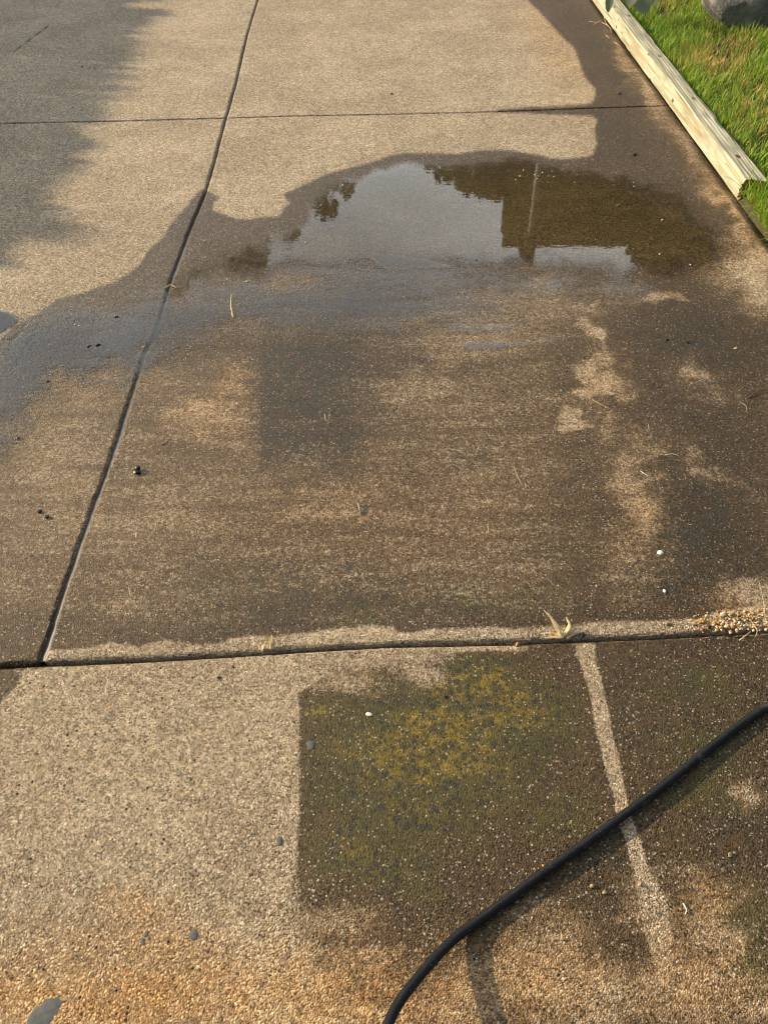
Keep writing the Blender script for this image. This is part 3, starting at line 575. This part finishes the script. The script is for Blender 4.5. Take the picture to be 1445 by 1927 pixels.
for s in range(16):
    a = rr_.uniform(0, 6.283); top = Vector((math.cos(a)*rr_.uniform(.1, .36), math.sin(a)*rr_.uniform(.08, .26), rr_.uniform(.25, .55)))
    pth = [Vector((0, 0, 0)), top*.5+Vector((0, 0, .1)), top]; stems.append(tube_data(pth, [.006, .004, .002], 6))
    for q in range(9):
        t = rr_.uniform(.35, 1.0); p = pth[1].lerp(pth[2], (t-.3)/.7) if t > .3 else pth[1]
        parts.append(leaf_quad(p, (rr_.gauss(0, 1), rr_.gauss(0, 1), rr_.uniform(-.7, .4)), (rr_.gauss(0, .5), rr_.gauss(0, .5), 1), rr_.uniform(.07, .12), rr_.uniform(.045, .065)))
# the drooping leaves the photograph shows
for (ax, ay, bx, by, z0, z1, w) in ((1154, -30, 1142, 26, .30, .14, .050), (1196, -24, 1180, 14, .28, .18, .075), (1204, -16, 1216, 25, .22, .12, .115), (1226, -22, 1238, 8, .25, .15, .08), (1212, -30, 1198, 0, .3, .24, .08)):
    a, b = at(ax, ay, z0), at(bx, by, z1); a -= np.array(shrub.location); b -= np.array(shrub.location)
    parts.append(leaf_quad(a, b-a, (-.35, -.7, .6), float(np.linalg.norm(b-a)), w))
    stems.append(tube_data([(0, 0, .25), tuple((a+np.array([0, 0, .25]))/2+np.array([0, 0, .06])), tuple(a)], [.004, .003, .0015], 6))
v, f = join_data(parts); mesh_obj('leaves', v, f, M_GUM, shrub); v, f = join_data(stems); mesh_obj('stems', v, f, M_STEM, shrub)

# ------------------------------------------------------------------ pressure washer hose
def hose_mat():
    m = N('black_rubber_hose'); n = m.noise(m.pos(), 140, 4, .7); n2 = m.noise(m.pos((1, 1, 1)), 18, 4, .6)
    c = m.mix(m.ss(n, .4, .7), (.005, .0055, .0065), (.012, .013, .015)); c = m.mix(m.math('MULTIPLY', m.ss(n2, .56, .70), .6), c, (.075, .07, .06))
    c = m.mix(m.ss(m.noise(m.pos((1, 1, 1)), 300, 3, .7), .64, .72, 0, .7), c, (.26, .23, .18))
    m.bsdf(Base_Color=c, Roughness=m.ss(n, .3, .7, .48, .66), Normal=m.bump(n, .35, .0012), Specular_IOR_Level=.22); return m.m
HP = [(1640, 1180, .0105), (1540, 1262, .0105), (1445, 1328, .0105), (1368, 1380, .0108), (1288, 1446, .011), (1235, 1488, .0112), (1183, 1526, .0115), (1103, 1586, .0125), (1023, 1641, .0115), (943, 1701, .0098), (888, 1741, .0113), (848, 1771, .0228), (798, 1826, .047), (753, 1881, .072), (731, 1924, .086), (716, 1975, .105), (712, 2030, .13), (722, 2100, .16)]
hp = []
for a, b, z in HP:
    z = z-.010+(.0018 if z < .014 else 0); hp.append(at(a, b, z))
hp = spline(hp, 170); kk = np.ones(13)/13; hp = np.stack([np.convolve(hp[:, i], kk, 'valid') for i in range(3)], 1)[4:154]; hp[:, 2] += (vnoise(np.arange(150)*.35, np.zeros(150), 1, 51)-.5)*.001
v, f = tube_data(hp, .0086, 20)
hz = empty('pressure_washer_hose', tuple(hp[75])); tag(hz, 'black rubber pressure washer hose lying across the mossy concrete', 'hose')
v = [tuple(np.array(q)-hp[75]) for q in v]; mesh_obj('hose_line', v, f, hose_mat(), hz)

# ------------------------------------------------------------------ debris
def mat_flat(name, c, rough=.7, c2=None): return simple(name, c, c2 or tuple(q*.6 for q in c), 90, rough, .4, .001)
M_STRAW = mat_flat('dry_straw', (.72, .58, .34), .6, (.46, .33, .15)); M_TWIG = mat_flat('brown_twig', (.12, .075, .04)); M_DARK = mat_flat('dark_seed', (.016, .014, .013), .4)
M_WHITE = mat_flat('white_chip', (.80, .78, .72), .5, (.66, .62, .54)); M_STEEL = mat_flat('dull_steel', (.30, .29, .28), .35, (.20, .17, .15)); M_SLATE = mat_flat('slate_grey_stone', (.085, .09, .085), .85, (.13, .13, .12))
M_AMBER = mat_flat('amber_pebble', (.50, .24, .06), .45, (.36, .17, .05)); M_CREAM = mat_flat('cream_pebble', (.62, .52, .36), .6, (.48, .37, .22)); M_RED = mat_flat('red_pebble', (.22, .05, .03), .5); M_TAN = mat_flat('tan_pebble', (.40, .28, .14), .6)
def sz(px, py): return float(np.linalg.norm(at(px+1, py)-at(px, py)))          # metres per photo pixel, sideways
def gz(px, py): return -.006 if at(px, py)[1] < yN(at(px, py)[0]) else 0.001
def pebble(name, px, py, r, mat, label, cat, group=None, seed=0, flat=.6, lift=.35):
    g = at(px, py, gz(px, py)); o_ = bm_obj(name, lump((r, r*random.uniform(.65, .95), r*flat), seed, 3, .35, 0, 1.7, 6), mat); o_.location = (g[0], g[1], g[2]+r*flat*lift+.0005); o_.rotation_euler = (0, 0, random.uniform(0, 6.28)); tag(o_, label, cat, group); return o_
def strand(name, pts, rad, mat, label, cat, group=None, z=None, flat=.6):
    """a stalk lying on the ground through photo points (px, py, height)"""
    w = [at(a, b, gz(a, b)+h+rad*.8) for a, b, h in pts]; c = np.array(w[0]); w = spline(np.array(w)-c, max(8, 5*len(w))) if len(w) > 2 else np.array(w)-c
    nn = len(w); v, f = tube_data(w, [rad*(1-.55*i/(nn-1)) for i in range(nn)], 6, True, flat); o_ = mesh_obj(name, v, f, mat); o_.location = tuple(c); tag(o_, label, cat, group); return o_
# the dead grass clump in the near joint
def clump(px, py, spec, label, rad):
    g = at(px, py-3, .0005); root = empty('dead_grass_tuft', tuple(g)); tag(root, label, 'grass tuft'); ps = []
    for dx, dy, dz, bow in spec:
        e = np.array([dx, dy, dz]); m_ = e*.5+np.array([bow, 0, abs(bow)*.4]); p0 = np.array([random.uniform(-.006, .006), random.uniform(-.004, .004), 0])
        w = spline(np.array([p0, p0+m_, p0+e]), 9); ps.append(tube_data(w, [rad*(1.05-.95*i/8) for i in range(9)], 6, True, .30))
    v, f = join_data(ps); mesh_obj('blades', v, f, M_STRAW, root); return root
clump(1060, 1200, [(-.040, .055, .030, .004), (-.036, .050, .028, .002), (-.030, .040, .022, -.003), (-.026, .046, .018, .004), (-.020, .022, .016, .002), (-.028, .010, .008, 0), (-.034, .004, .004, 0), (.012, .030, .024, .012), (.006, .034, .022, .010), (.014, .018, .012, .006), (.022, .006, .004, 0), (-.010, .02, .012, 0), (.002, .012, .01, 0), (-.016, -.002, .004, 0), (.010, -.004, .003, 0), (-.022, .03, .014, .003), (-.012, .014, .016, -.003), (-.04, -.002, .002, 0)], 'straw coloured dead grass clump growing from the near joint above the pale stripe', .0058)
clump(511, 1224, [(-.002, .026, .022, .002), (.002, .024, .020, -.002), (.000, .018, .018, 0), (.004, .014, .014, .002), (-.004, .012, .012, 0)], 'short amber dry grass tuft upright in the near joint', .0042)
clump(491, 1227, [(.010, .014, .012, .002), (.006, .010, .008, 0), (-.008, .006, .005, 0), (-.004, .010, .006, 0)], 'tiny broken straw tuft left of the amber tuft', .0034)
strand('dry_stalk', [(1440, 1186, .0), (1437, 1140, .012), (1428, 1096, .03)], .0011, M_STRAW, 'thin upright dry stalk beside the gravel spill at right', 'stalk')
strand('twig', [(439, 598, .001), (435, 575, .004), (436, 553, .006)], .0026, M_STRAW, 'pale dry twig lying below the puddle, right of the long joint', 'twig')
strand('straw', [(311, 541, .002), (322, 536, .003), (333, 542, .001)], .0022, M_STRAW, 'bleached straw bridging the long joint at the puddle edge', 'straw')
TW = [([(1408, 748, 0), (1425, 736, .004), (1447, 729, .002)], .003, M_TWIG, 'dark curved twig at the right edge on damp concrete'),
      ([(1393, 757, 0), (1403, 765, .002), (1405, 778, 0)], .0011, M_STRAW, 'thin hooked straw under the dark curved twig'),
      ([(1114, 752, 0), (1128, 760, .002), (1147, 769, 0)], .0014, M_STRAW, 'thin straw crossing the speckled dry patch'),
      ([(1204, 886, 0), (1219, 896, .001)], .0016, M_WHITE, 'short white straw on dark damp concrete'),
      ([(1250, 856, 0), (1265, 854, .002), (1277, 858, 0)], .0016, M_STRAW, 'pale bent twig right of the white straw'),
      ([(1180, 847, 0), (1192, 850, .002), (1201, 853, 0)], .0013, M_TWIG, 'brown twig fragment above the white straw'),
      ([(917, 986, 0), (919, 1004, .001)], .0012, M_STRAW, 'short pale straw near the middle of the damp slab'),
      ([(966, 878, 0), (971, 890, .001), (981, 912, 0)], .0011, M_STRAW, 'thin pale stem lying along the hairline crack'),
      ([(1219, 798, 0), (1221, 812, 0)], .0012, M_STRAW, 'tiny upright looking straw below the dry patch'),
      ([(306, 836, 0), (316, 831, .002)], .0022, M_TWIG, 'reddish brown twig beside the long joint'),
      ([(257, 1002, 0), (256, 1012, 0)], .0014, M_WHITE, 'small white straw on the damp slab, left part'),
      ([(243, 1107, 0), (246, 1122, 0)], .0012, M_STRAW, 'short straw near the lower left of the damp slab'),
      ([(611, 780, 0), (613, 792, .001)], .0015, M_STRAW, 'olive straw on the dark damp patch'),
      ([(1240, 985, 0), (1252, 1000, 0)], .0009, M_STRAW, 'hair thin straw right of the speckled patch'),
      ([(1272, 1015, 0), (1283, 1026, 0)], .0009, M_STRAW, 'hair thin straw at far right of the damp slab'),
      ([(1285, 1700, 0), (1291, 1712, .002), (1288, 1721, 0)], .0016, M_WHITE, 'curved white shell fragment on the mossy corner'),
      ([(1075, 1222 - 30, .004), (1095, 1190, .006)], .0012, M_STRAW, 'loose straw across the near joint beside the dead clump'),
      ([(1266, 1150, 0), (1274, 1135, .002), (1279, 1122, .006)], .0009, M_TWIG, 'thin dark stem left of the gravel spill'),
      ([(1390, 1205, .003), (1402, 1196, .005), (1412, 1188, .002)], .0013, M_STRAW, 'pale straw lying over the joint below the gravel spill'),
      ([(1416, 1175, .001), (1424, 1186, .003), (1421, 1198, 0)], .0018, M_STRAW, 'curled dry leaf stem in the joint at right'),
      ([(1165, 383, .004), (1158, 388, .004)], .0012, M_STRAW, 'pale straw floating at the right side of the puddle'),
      ([(983, 254, 0), (993, 260, 0)], .0014, M_WHITE, 'white sliver on the dry strip above the puddle'),
      ([(30, 96, 0), (26, 99, 0)], .002, M_TWIG, 'dark twig fragment in the shaded far left corner')]
for p, r, mt, lb in TW: strand('twig' if mt is M_TWIG else 'straw', p, r, mt, lb, 'twig' if mt is M_TWIG else 'straw', 'windblown straws and twigs')
for i, p in enumerate([[(1108, 40, .002), (1122, 42, .004), (1130, 38, .003)], [(1117, 46, .0), (1128, 40, .003)], [(1132, 42, 0), (1145, 50, .003), (1150, 62, .002)], [(1140, 66, 0), (1146, 72, .002)], [(1155, 80, 0), (1168, 86, .003)], [(1136, 30, 0), (1140, 44, .003), (1152, 56, .001)]]):
    strand('straw', p, .0022, M_STRAW, 'dry grass straw caught along the foot of the timber at the top', 'straw', 'straws caught along the timber')
# leaves
for px, py, L, a, mt, lb in ((1301, 715, .018, 20, mat_flat('brown_leaf', (.16, .07, .03)), 'small brown dead leaf on the damp right side'), (1383, 656, .014, 0, M_STRAW, 'small tan dead leaf near the right edge')):
    g = at(px, py, .004); v, f = leaf_quad((-L/2, 0, 0), (1, .2, .1), (0, -.2, 1), L, L*.5); o_ = mesh_obj('dead_leaf', v, f, mt); o_.location = tuple(g); o_.rotation_euler = (0, 0, math.radians(a)); tag(o_, lb, 'leaf')
    md = o_.modifiers.new('thickness', 'SOLIDIFY'); md.thickness = .0008
# dark seeds and bits
for i, (px, py, w, lb) in enumerate([(220, 597, 10, 'elongated black seed beside the thin film of water, left'), (168, 653, 10, 'black seed, left one of a close pair on wet concrete'), (185, 650, 11, 'black seed, right one of a close pair on wet concrete'), (90, 718, 9, 'round black seed at the lower edge of the left wet film'), (35, 825, 8, 'black seed on the left slab near the frame edge'), (75, 963, 11, 'black seed upper of two on the left slab'), (89, 973, 11, 'black seed lower of two on the left slab'), (1193, 291, 12, 'dark seed pod on wet concrete between puddle and timber'), (1165, 176, 11, 'dark seed pod beside the far joint'), (737, 177, 6, 'tiny black seed on the dry far slab'), (155, 126, 6, 'tiny black seed in the tree shade'), (1095, 1197, 15, 'round black seed in the near joint by the dead clump'), (897, 491, 7, 'dark seed floating in the puddle near the pool'), (1255, 640, 9, 'dark seed on the right damp area'), (1293, 645, 10, 'dark damp seed near the right edge'), (1099, 674, 7, 'dark seed on the speckled dry patch'), (946, 737, 7, 'dark seed by the small lower pool'), (963, 778, 7, 'dark seed below the small lower pool'), (202, 337, 5, 'tiny dark seed on the dry left slab'), (838, 1312, 8, 'dark grain on the mossy patch'), (413, 1276, 9, 'black grain on the clean near slab'), (440, 1256, 7, 'smaller black grain on the clean near slab')]):
    o_ = pebble('seed', px, py, max(sz(px, py)*w*.46, .0022), M_DARK, lb, 'seed', 'dark seeds and pods', 60+i, .42, .5)
# nail
nl = empty('nail', tuple(at(678, 960, .003))); tag(nl, 'short steel nail lying on the damp slab', 'nail')
a, b = at(673, 944, .011), at(680, 968, .0035); c = np.array(nl.location)
v, f = tube_data([a-c, (a+b)/2-c, b-c], [.0027, .0027, .0022], 10); mesh_obj('shank', v, f, M_STEEL, nl)
dv = (b-a)/np.linalg.norm(b-a); v, f = tube_data([a-c-dv*.0022, a-c+dv*.0004], [.0048, .0048], 14); mesh_obj('head', v, f, M_STEEL, nl)
# broken dark cap
cp = empty('plastic_cap', tuple(at(259, 886, .001))); tag(cp, 'broken dark plastic cap beside the long joint', 'cap')
bm = bmesh.new(); bmesh.ops.create_cone(bm, cap_ends=True, segments=18, radius1=.0095, radius2=.008, depth=.005); bmesh.ops.bevel(bm, geom=bm.edges[:], offset=.0008, segments=2, affect='EDGES')
o_ = bm_obj('shell', bm, M_DARK, cp); o_.location = (0, .004, .006); o_.rotation_euler = (.5, -.25, 0)
o_ = bm_obj('broken_rim', lump((.009, .006, .005), 77, 3, .5), M_DARK, cp); o_.location = (.002, -.009, .003)
o_ = bm_obj('inner_grit', lump((.004, .004, .003), 78, 2, .4), M_WHITE, cp); o_.location = (-.003, -.012, .005)
# chips and stones
pebble('plaster_chip', 1241, 1040, .008, M_WHITE, 'white plaster chip on the damp right side', 'chip', None, 81, .28)
pebble('plaster_chip', 1249, 1113, .0055, M_WHITE, 'smaller white chip below the plaster chip', 'chip', None, 82, .5)
pebble('plaster_chip', 694, 1345, .0065, M_WHITE, 'flat pale triangular chip on the mossy patch', 'chip', None, 83, .25)
def flat_stone(px_pts, label, seed):
    c = np.mean([at(a, b, -.006) for a, b in px_pts], 0); w = np.array([at(a, b, -.006)-c for a, b in px_pts]); w = np.array([w[i]*(1-t)+w[(i+1) % len(w)]*t for i in range(len(w)) for t in (0, .33, .66)])
    rs = np.random.default_rng(seed); w *= (1+rs.normal(0, .05, (len(w), 1))); nn = len(w)
    V = np.vstack([w+[0, 0, -.003], w+[0, 0, .0002], w*.9+[0, 0, .0007], [[0, 0, .0009]]]); Fc = []
    for i in range(nn):
        j = (i+1) % nn; Fc += [(i, j, nn+j, nn+i), (nn+i, nn+j, 2*nn+j, 2*nn+i), (2*nn+i, 2*nn+j, 3*nn)]
    o_ = mesh_obj('embedded_stone', V, Fc, M_SLATE); o_.location = tuple(c); tag(o_, label, 'stone', 'slate grey stones set in the concrete'); return o_
flat_stone([(356, 1764), (358, 1754), (368, 1748), (373, 1757), (371, 1768), (362, 1769)], 'pointed grey stone set in the near slab', 1)
flat_stone([(272, 1757), (276, 1750), (281, 1752), (279, 1761), (274, 1763)], 'tiny grey stone touching the oval one', 2)
flat_stone([(265, 1771), (268, 1763), (273, 1768), (273, 1778), (267, 1779)], 'oval grey stone left of the pointed stone', 3)
flat_stone([(52, 1915), (70, 1895), (90, 1878), (112, 1873), (120, 1888), (110, 1905), (98, 1925), (80, 1950), (50, 1940)], 'largest grey stone set in the near slab at the bottom left', 4)
flat_stone([(520, 1578), (525, 1573), (531, 1576), (531, 1588), (525, 1592), (521, 1588)], 'oval grey stone near the edge of the mossy patch', 5)
0 and flat_stone([(1408, 1612), (1420, 1606), (1436, 1610), (1444, 1622), (1430, 1630), (1414, 1626)], 'dark stone set in the mossy slab at the right edge', 6)
flat_stone([(577, 1398), (585, 1393), (592, 1399), (590, 1410), (580, 1412)], 'pale blue grey stone in the mossy patch', 7)
# gravel spill at the right end of the near joint: the individual stones that show, then crumbs
for i, (px, py, w, mt, lb) in enumerate([(1320, 1169, 10, M_AMBER, 'amber pebble at the upper left of the gravel spill'), (1343, 1174, 9, M_AMBER, 'bright orange pebble inside the gravel spill'), (1355, 1182, 9, M_AMBER, 'amber pebble at the joint edge of the spill'), (1359, 1158, 11, M_CREAM, 'large cream pebble at the top of the spill'), (1366, 1180, 9, M_CREAM, 'cream pebble beside the amber joint pebble'), (1377, 1181, 8, M_AMBER, 'orange brown pebble right of the cream ones'), (1322, 1186, 7, M_RED, 'dark red pebble at the left of the spill'), (1306, 1175, 8, M_TAN, 'tan pebble left of the gravel spill'), (1376, 1156, 9, M_TAN, 'flat reddish tan pebble above the spill'), (1391, 1168, 8, M_DARK, 'dark upright pebble in the gravel spill'), (1334, 1180, 8, M_DARK, 'black pebble in the left of the spill'), (1347, 1187, 9, M_TAN, 'tan pebble slipping into the joint'), (1255, 1174, 9, M_TAN, 'brown pebble on the dry strip'), (973, 1213, 9, M_AMBER, 'amber pebble just below the near joint'), (1050, 1192, 7, M_AMBER, 'small orange pebble right of the dead clump'), (1280, 1712, 6, M_AMBER, 'small amber pebble in the mossy corner'), (1372, 1610, 9, M_TAN, 'tan stone on the mossy slab at right'), (1022, 1630, 7, M_AMBER, 'amber pebble beside the hose'), (1204, 1664, 8, M_TAN, 'tan pebble on the fading pale stripe'), (1113, 1668, 8, M_TAN, 'tan pebble left of the fading pale stripe'), (1136, 1680, 8, M_TAN, 'second tan pebble left of the fading pale stripe'), (133, 1524, 0, M_CREAM, '')]):
    if w: pebble('pebble', px, py, sz(px, py)*w*.55, mt, lb, 'pebble', 'loose pebbles', 100+i, .7)
protos = [lump((1, .8, .65), 200+i, 2, .35) for i in range(5)]
pm = []
for i, bm in enumerate(protos):
    me = bpy.data.meshes.new('grit'); bm.to_mesh(me); bm.free(); me.materials.append((M_CREAM, M_WHITE, M_TAN, M_CREAM, M_AMBER)[i]); me.polygons.foreach_set('use_smooth', [True]*len(me.polygons)); pm.append(me)
def grit(x, y, r, k, label, group, z=0.0):
    o_ = bpy.data.objects.new('grit', pm[k]); COL.objects.link(o_); o_.location = (x, y, z+r*.35); o_.scale = (r, r, r); o_.rotation_euler = (random.uniform(-.4, .4), random.uniform(-.4, .4), random.uniform(0, 6.28)); tag(o_, label, 'grit', group)
for i in range(190):
    px = random.gauss(1388, 40); py = 1170+random.gauss(0, 13)-(px-1385)*.06
    if not (1290 < px < 1475 and 1140 < py < 1192): continue
    g = at(px, py); grit(g[0], g[1], random.uniform(.0018, .0044), random.choice((0, 2, 2, 0, 4, 3)), 'small loose stone in the gravel spill at the right end of the near joint', 'small stones of the gravel spill', .001)
SP = [(1005, 330), (1012, 332), (1020, 326), (1032, 333), (1042, 334), (985, 322), (978, 333), (1085, 331), (1128, 330), (1153, 340), (1155, 350), (1191, 345), (1192, 352), (1283, 340), (1010, 338), (958, 322), (925, 331), (826, 315), (828, 318), (768, 412), (710, 391), (575, 459), (386, 455), (396, 457), (465, 531), (471, 530), (383, 532), (428, 527), (1244, 418), (1245, 415), (1030, 345), (1110, 365), (1080, 345), (645, 350), (1038, 325), (970, 340), (1298, 500), (1240, 480), (1120, 452), (1190, 470), (1055, 500), (870, 552), (880, 562), (760, 560), (700, 690), (250, 700), (108, 685), (120, 690), (150, 706), (60, 700), (95, 650), (270, 655), (205, 660), (45, 730), (180, 690), (62, 705), (230, 630), (300, 600), (215, 615), (142, 612), (150, 615)]
for i, (px, py) in enumerate(SP):
    g = at(px, py); grit(g[0], g[1], random.uniform(.0026, .0046)*(1 if py < 540 else .8), random.choice((0, 1, 3, 2)), 'pale grain of grit poking out of the puddle' if py < 540 else 'pale grain of grit on the thin wet film', 'grit in the puddle' if py < 540 else 'grit on the wet film', .002)

# ------------------------------------------------------------------ what the puddle mirrors: house, pole and trees beyond the top of the picture
def box(x0, x1, y0, y1, z0, z1):
    v = [(x, y, z) for z in (z0, z1) for y in (y0, y1) for x in (x0, x1)]
    return v, [(0, 2, 3, 1), (4, 5, 7, 6), (0, 1, 5, 4), (1, 3, 7, 5), (3, 2, 6, 7), (2, 0, 4, 6)]
HY = 10.0
wl0 = refl(952, 330, HY)[0]; ev = refl(1100, 448, HY)[2]; wr = refl(1160, 400, HY)[0]+2.2; ov = refl(943, 430, HY)
house = empty('house', (wl0, HY, 0)); tag(house, 'brown house with a low flat eave, mirrored upside down in the puddle', 'house')
def hpart(name, parts_, mat, parent=house, smooth=False):
    v, f = join_data(parts_); v = [(a-wl0, b-HY, c) for a, b, c in v]; return mesh_obj(name, v, f, mat, parent, smooth)
M_BRICK = simple('brown_render', (.20, .13, .065), (.27, .18, .09), 8, .9, .3, .01); M_FASC = simple('brown_fascia', (.12, .08, .04), (.15, .10, .05), 10, .7, .2, .004); M_ROOF = simple('roof_tile', (.11, .075, .05), (.17, .11, .07), 20, .9, .6, .03, stretch=(.4, 2, 1)); M_GLASS = simple('dark_glass', (.02, .022, .025), (.03, .03, .035), 3, .08, 0, .001, .5)
SK = 1.05*wl0*7/HY
def skew(q): return [(x+(SK*(y-HY)/7 if x < wl0+.5 else 0), y, z) for x, y, z in q]
q = box(wl0, wr, HY, HY+7, -.1, ev-.26); hpart('wall', [(skew(q[0]), q[1])], M_BRICK)
hpart('fascia', [box(ov[0], wr+.3, HY-.30, HY-.26, ev-.24, ev-.02)], M_FASC)
q = box(ov[0], wr+.3, HY-.258, HY+7.3, ev-.258, ev-.238); hpart('soffit', [(skew(q[0]), q[1])], M_FASC)
mesh_obj('roof', [(ov[0]-.02-wl0, -.30, ev-.02), (wr+.32-wl0, -.30, ev-.02), (wr+.32-wl0, 7.3, ev+.05), (ov[0]+SK*1.04-wl0, 7.3, ev+.05), (ov[0]+1.6-wl0, 3.5, ev+.30), (wr-1.0-wl0, 3.5, ev+.30)], [(0, 1, 5, 4), (1, 2, 5), (2, 3, 4, 5), (3, 0, 4), (0, 3, 2, 1)], M_ROOF, house, False)
wd = hpart('window', [box(wl0+1.1, wl0+2.5, HY-.02, HY+.02, .9, 2.0)], M_FASC); w2 = hpart('pane', [box(wl0+1.16, wl0+2.44, HY-.026, HY-.021, .96, 1.94)], M_GLASS, house); w2.parent = wd
PYY = 8.6
pb, ptp = refl(1009, 305, PYY), refl(993, 474, PYY); pole = empty('utility_pole', (pb[0], PYY, -.1)); tag(pole, 'pale slim pole with a dark box on top, mirrored before the house', 'pole')
M_POLE = simple('pale_painted_pole', (.62, .58, .50), (.70, .66, .58), 8, .6, .1, .002); M_DBOX = simple('dark_box', (.10, .075, .04), (.14, .10, .05), 10, .7)
v, f = tube_data([(0, 0, 0), (ptp[0]-pb[0], 0, ptp[2]+.1)], [.035, .03], 12); mesh_obj('shaft', v, f, M_POLE, pole)
q0, q1 = refl(1003, 446, PYY), refl(984, 492, PYY)
v, f = box(q1[0]-pb[0], q0[0]-pb[0]+.02, -.12, .12, q0[2]+.06, q1[2]+.1); mesh_obj('transformer_box', v, f, M_DBOX, pole, False)
v, f = tube_data([(q1[0]-pb[0]-.12, 0, q0[2]+.1), (q1[0]-pb[0], 0, q1[2]+.02)], [.03, .05], 8); mesh_obj('brace', v, f, M_DBOX, pole)

def leaf_cloud(P_, size, seed, asp=.55):
    r = np.random.default_rng(seed); n = len(P_); d = r.normal(size=(n, 3)); d /= np.linalg.norm(d, axis=1, keepdims=True); e = r.normal(size=(n, 3)); e -= d*(e*d).sum(1, keepdims=True); e /= np.linalg.norm(e, axis=1, keepdims=True)
    s = (size*r.uniform(.6, 1.3, n))[:, None]
    V = np.stack([P_-d*s, P_+e*s*asp, P_+d*s, P_-e*s*asp], 1).reshape(-1, 3); return V, np.arange(n*4).reshape(-1, 4)
def tree(base, blobs, leaf, nleaf, seed, label, group='trees beyond the driveway', trunk=.14, extra=None):
    t = empty('tree', tuple(base)); tag(t, label, 'tree', group); r = np.random.default_rng(seed); Ps = []; br = []
    b = np.array(base); vol = np.array([x[3]**2 for x in blobs]); vol = vol/vol.sum()
    top = np.array([x[:3] for x in blobs]).mean(0); mid = np.array([b[0], b[1], 0])*.3+top*.7
    br.append(tube_data([(0, 0, -.1), tuple((mid-b)*np.array([.3, .3, .5])), tuple(mid-b)], [trunk, trunk*.75, trunk*.45], 10))
    for (x, y, z, rad), w in zip(blobs, vol):
        k = max(30, int(nleaf*w)); q = r.normal(size=(k, 3)); q /= np.linalg.norm(q, axis=1, keepdims=True); q *= (r.random((k, 1))**.42)*rad; cl = q+np.array([x, y, z])
        cl += .16*rad*np.sin(cl*7/rad+r.random(3)*6); Ps.append(cl-b)
        br.append(tube_data([tuple(mid-b), tuple((mid+np.array([x, y, z]))/2-b+r.normal(0, .08, 3)), tuple(np.array([x, y, z])-b)], [trunk*.4, trunk*.25, .015], 6))
    if extra is not None: Ps.append(extra-b)
    v, f = leaf_cloud(np.vstack(Ps), leaf, seed+1); mesh_obj('crown', v, f, M_TREE, t, False); v, f = join_data(br); mesh_obj('trunk', v, f, M_BARK, t); return t
def rb(px, py, Y, rad): p = refl(px, py, Y); return (p[0], p[1]+rad*.3, p[2], rad)
tree((refl(600, 300, 9)[0], 9.2, 0), [rb(596, 345, 9, .15), rb(592, 370, 9, .15), rb(612, 392, 9, .15), rb(628, 345, 9, .10), rb(648, 360, 9, .11), rb(600, 300, 9, .3), rb(562, 412, 9, .06), rb(556, 440, 9, .05)], .055, 900, 5, 'loose crowned tree mirrored at the top left of the puddle')
tree((refl(420, 300, 11)[0], 11.5, 0), [rb(365, 480, 11, .30), rb(400, 470, 11, .42), rb(440, 478, 11, .42), rb(475, 488, 11, .28), rb(350, 450, 11, .5), rb(430, 430, 11, .55), rb(360, 500, 11, .22), rb(545, 440, 11, .12), rb(330, 540, 11, .16)], .09, 5200, 6, 'wide tree mirrored beside the long joint at left')
tree((refl(905, 300, 13)[0], 13, 0), [rb(905, 318, 13, .45), rb(930, 335, 13, .40), rb(870, 302, 13, .45), rb(940, 350, 13, .25), rb(840, 296, 13, .35), rb(925, 305, 13, .6)], .10, 4000, 7, 'tree mirrored left of the house wall')
tree((refl(1300, 300, 10.5)[0], 10.6, 0), [rb(1245, 430, 9.5, .42), rb(1275, 470, 9.5, .5), rb(1310, 470, 9.5, .7), rb(1380, 480, 9.5, .7), rb(1280, 500, 9.5, .45), rb(1340, 505, 9.5, .5), rb(1270, 525, 9.5, .22), rb(1290, 400, 9.5, .7), rb(1350, 400, 9.5, .9), rb(1222, 468, 9.5, .10)], .09, 12000, 8, 'broad dense tree mirrored at the right side of the puddle')

# ------------------------------------------------------------------ the tree left of the picture that shades the far left of the drive
SHADE = [(-900, -140), (330, -140), (300, -30), (296, 0), (292, 22), (272, 48), (252, 84), (222, 118), (204, 150), (184, 192), (160, 240), (150, 280), (128, 318), (92, 345), (64, 362), (76, 385), (96, 402), (128, 424), (134, 434), (104, 440), (40, 436), (10, 470), (0, 486), (-60, 520), (-900, 600)]
Pw = np.array([at(max(a, -2500), b)[:2] for a, b in SHADE]); cand = []
r_ = np.random.default_rng(77)
while len(cand) < 9000:
    q = r_.uniform([-5.2, 2.5], [-1.0, 7.6], (4000, 2)); a, b = proj(q[:, 0], q[:, 1]); s = poly_sdf(a, b, SHADE); rag = (vnoise(q[:, 0]*.35, q[:, 1], 9, 61)-.4)*30
    k = (s+rag > 2) & ~((np.abs(b-9) < 6) & (a > 205)); cand += q[k].tolist()
cand = np.array(cand[:9000]); zz = r_.uniform(1.6, 3.8, len(cand)); crown = np.concatenate([cand, np.zeros((len(cand), 1))], 1)+SUN[None]*(zz/SUN[2])[:, None]
tb_ = crown.mean(0)
tree((tb_[0], tb_[1], 0), [(tb_[0]+dx, tb_[1]+dy, 2.2, .4) for dx, dy in ((-1, -1), (1, 1.2), (-.8, 1.4), (.6, -1), (0, 0))], .075, 900, 9, 'dense tree whose leafy shadow falls on the far left slab', extra=crown, trunk=.12)
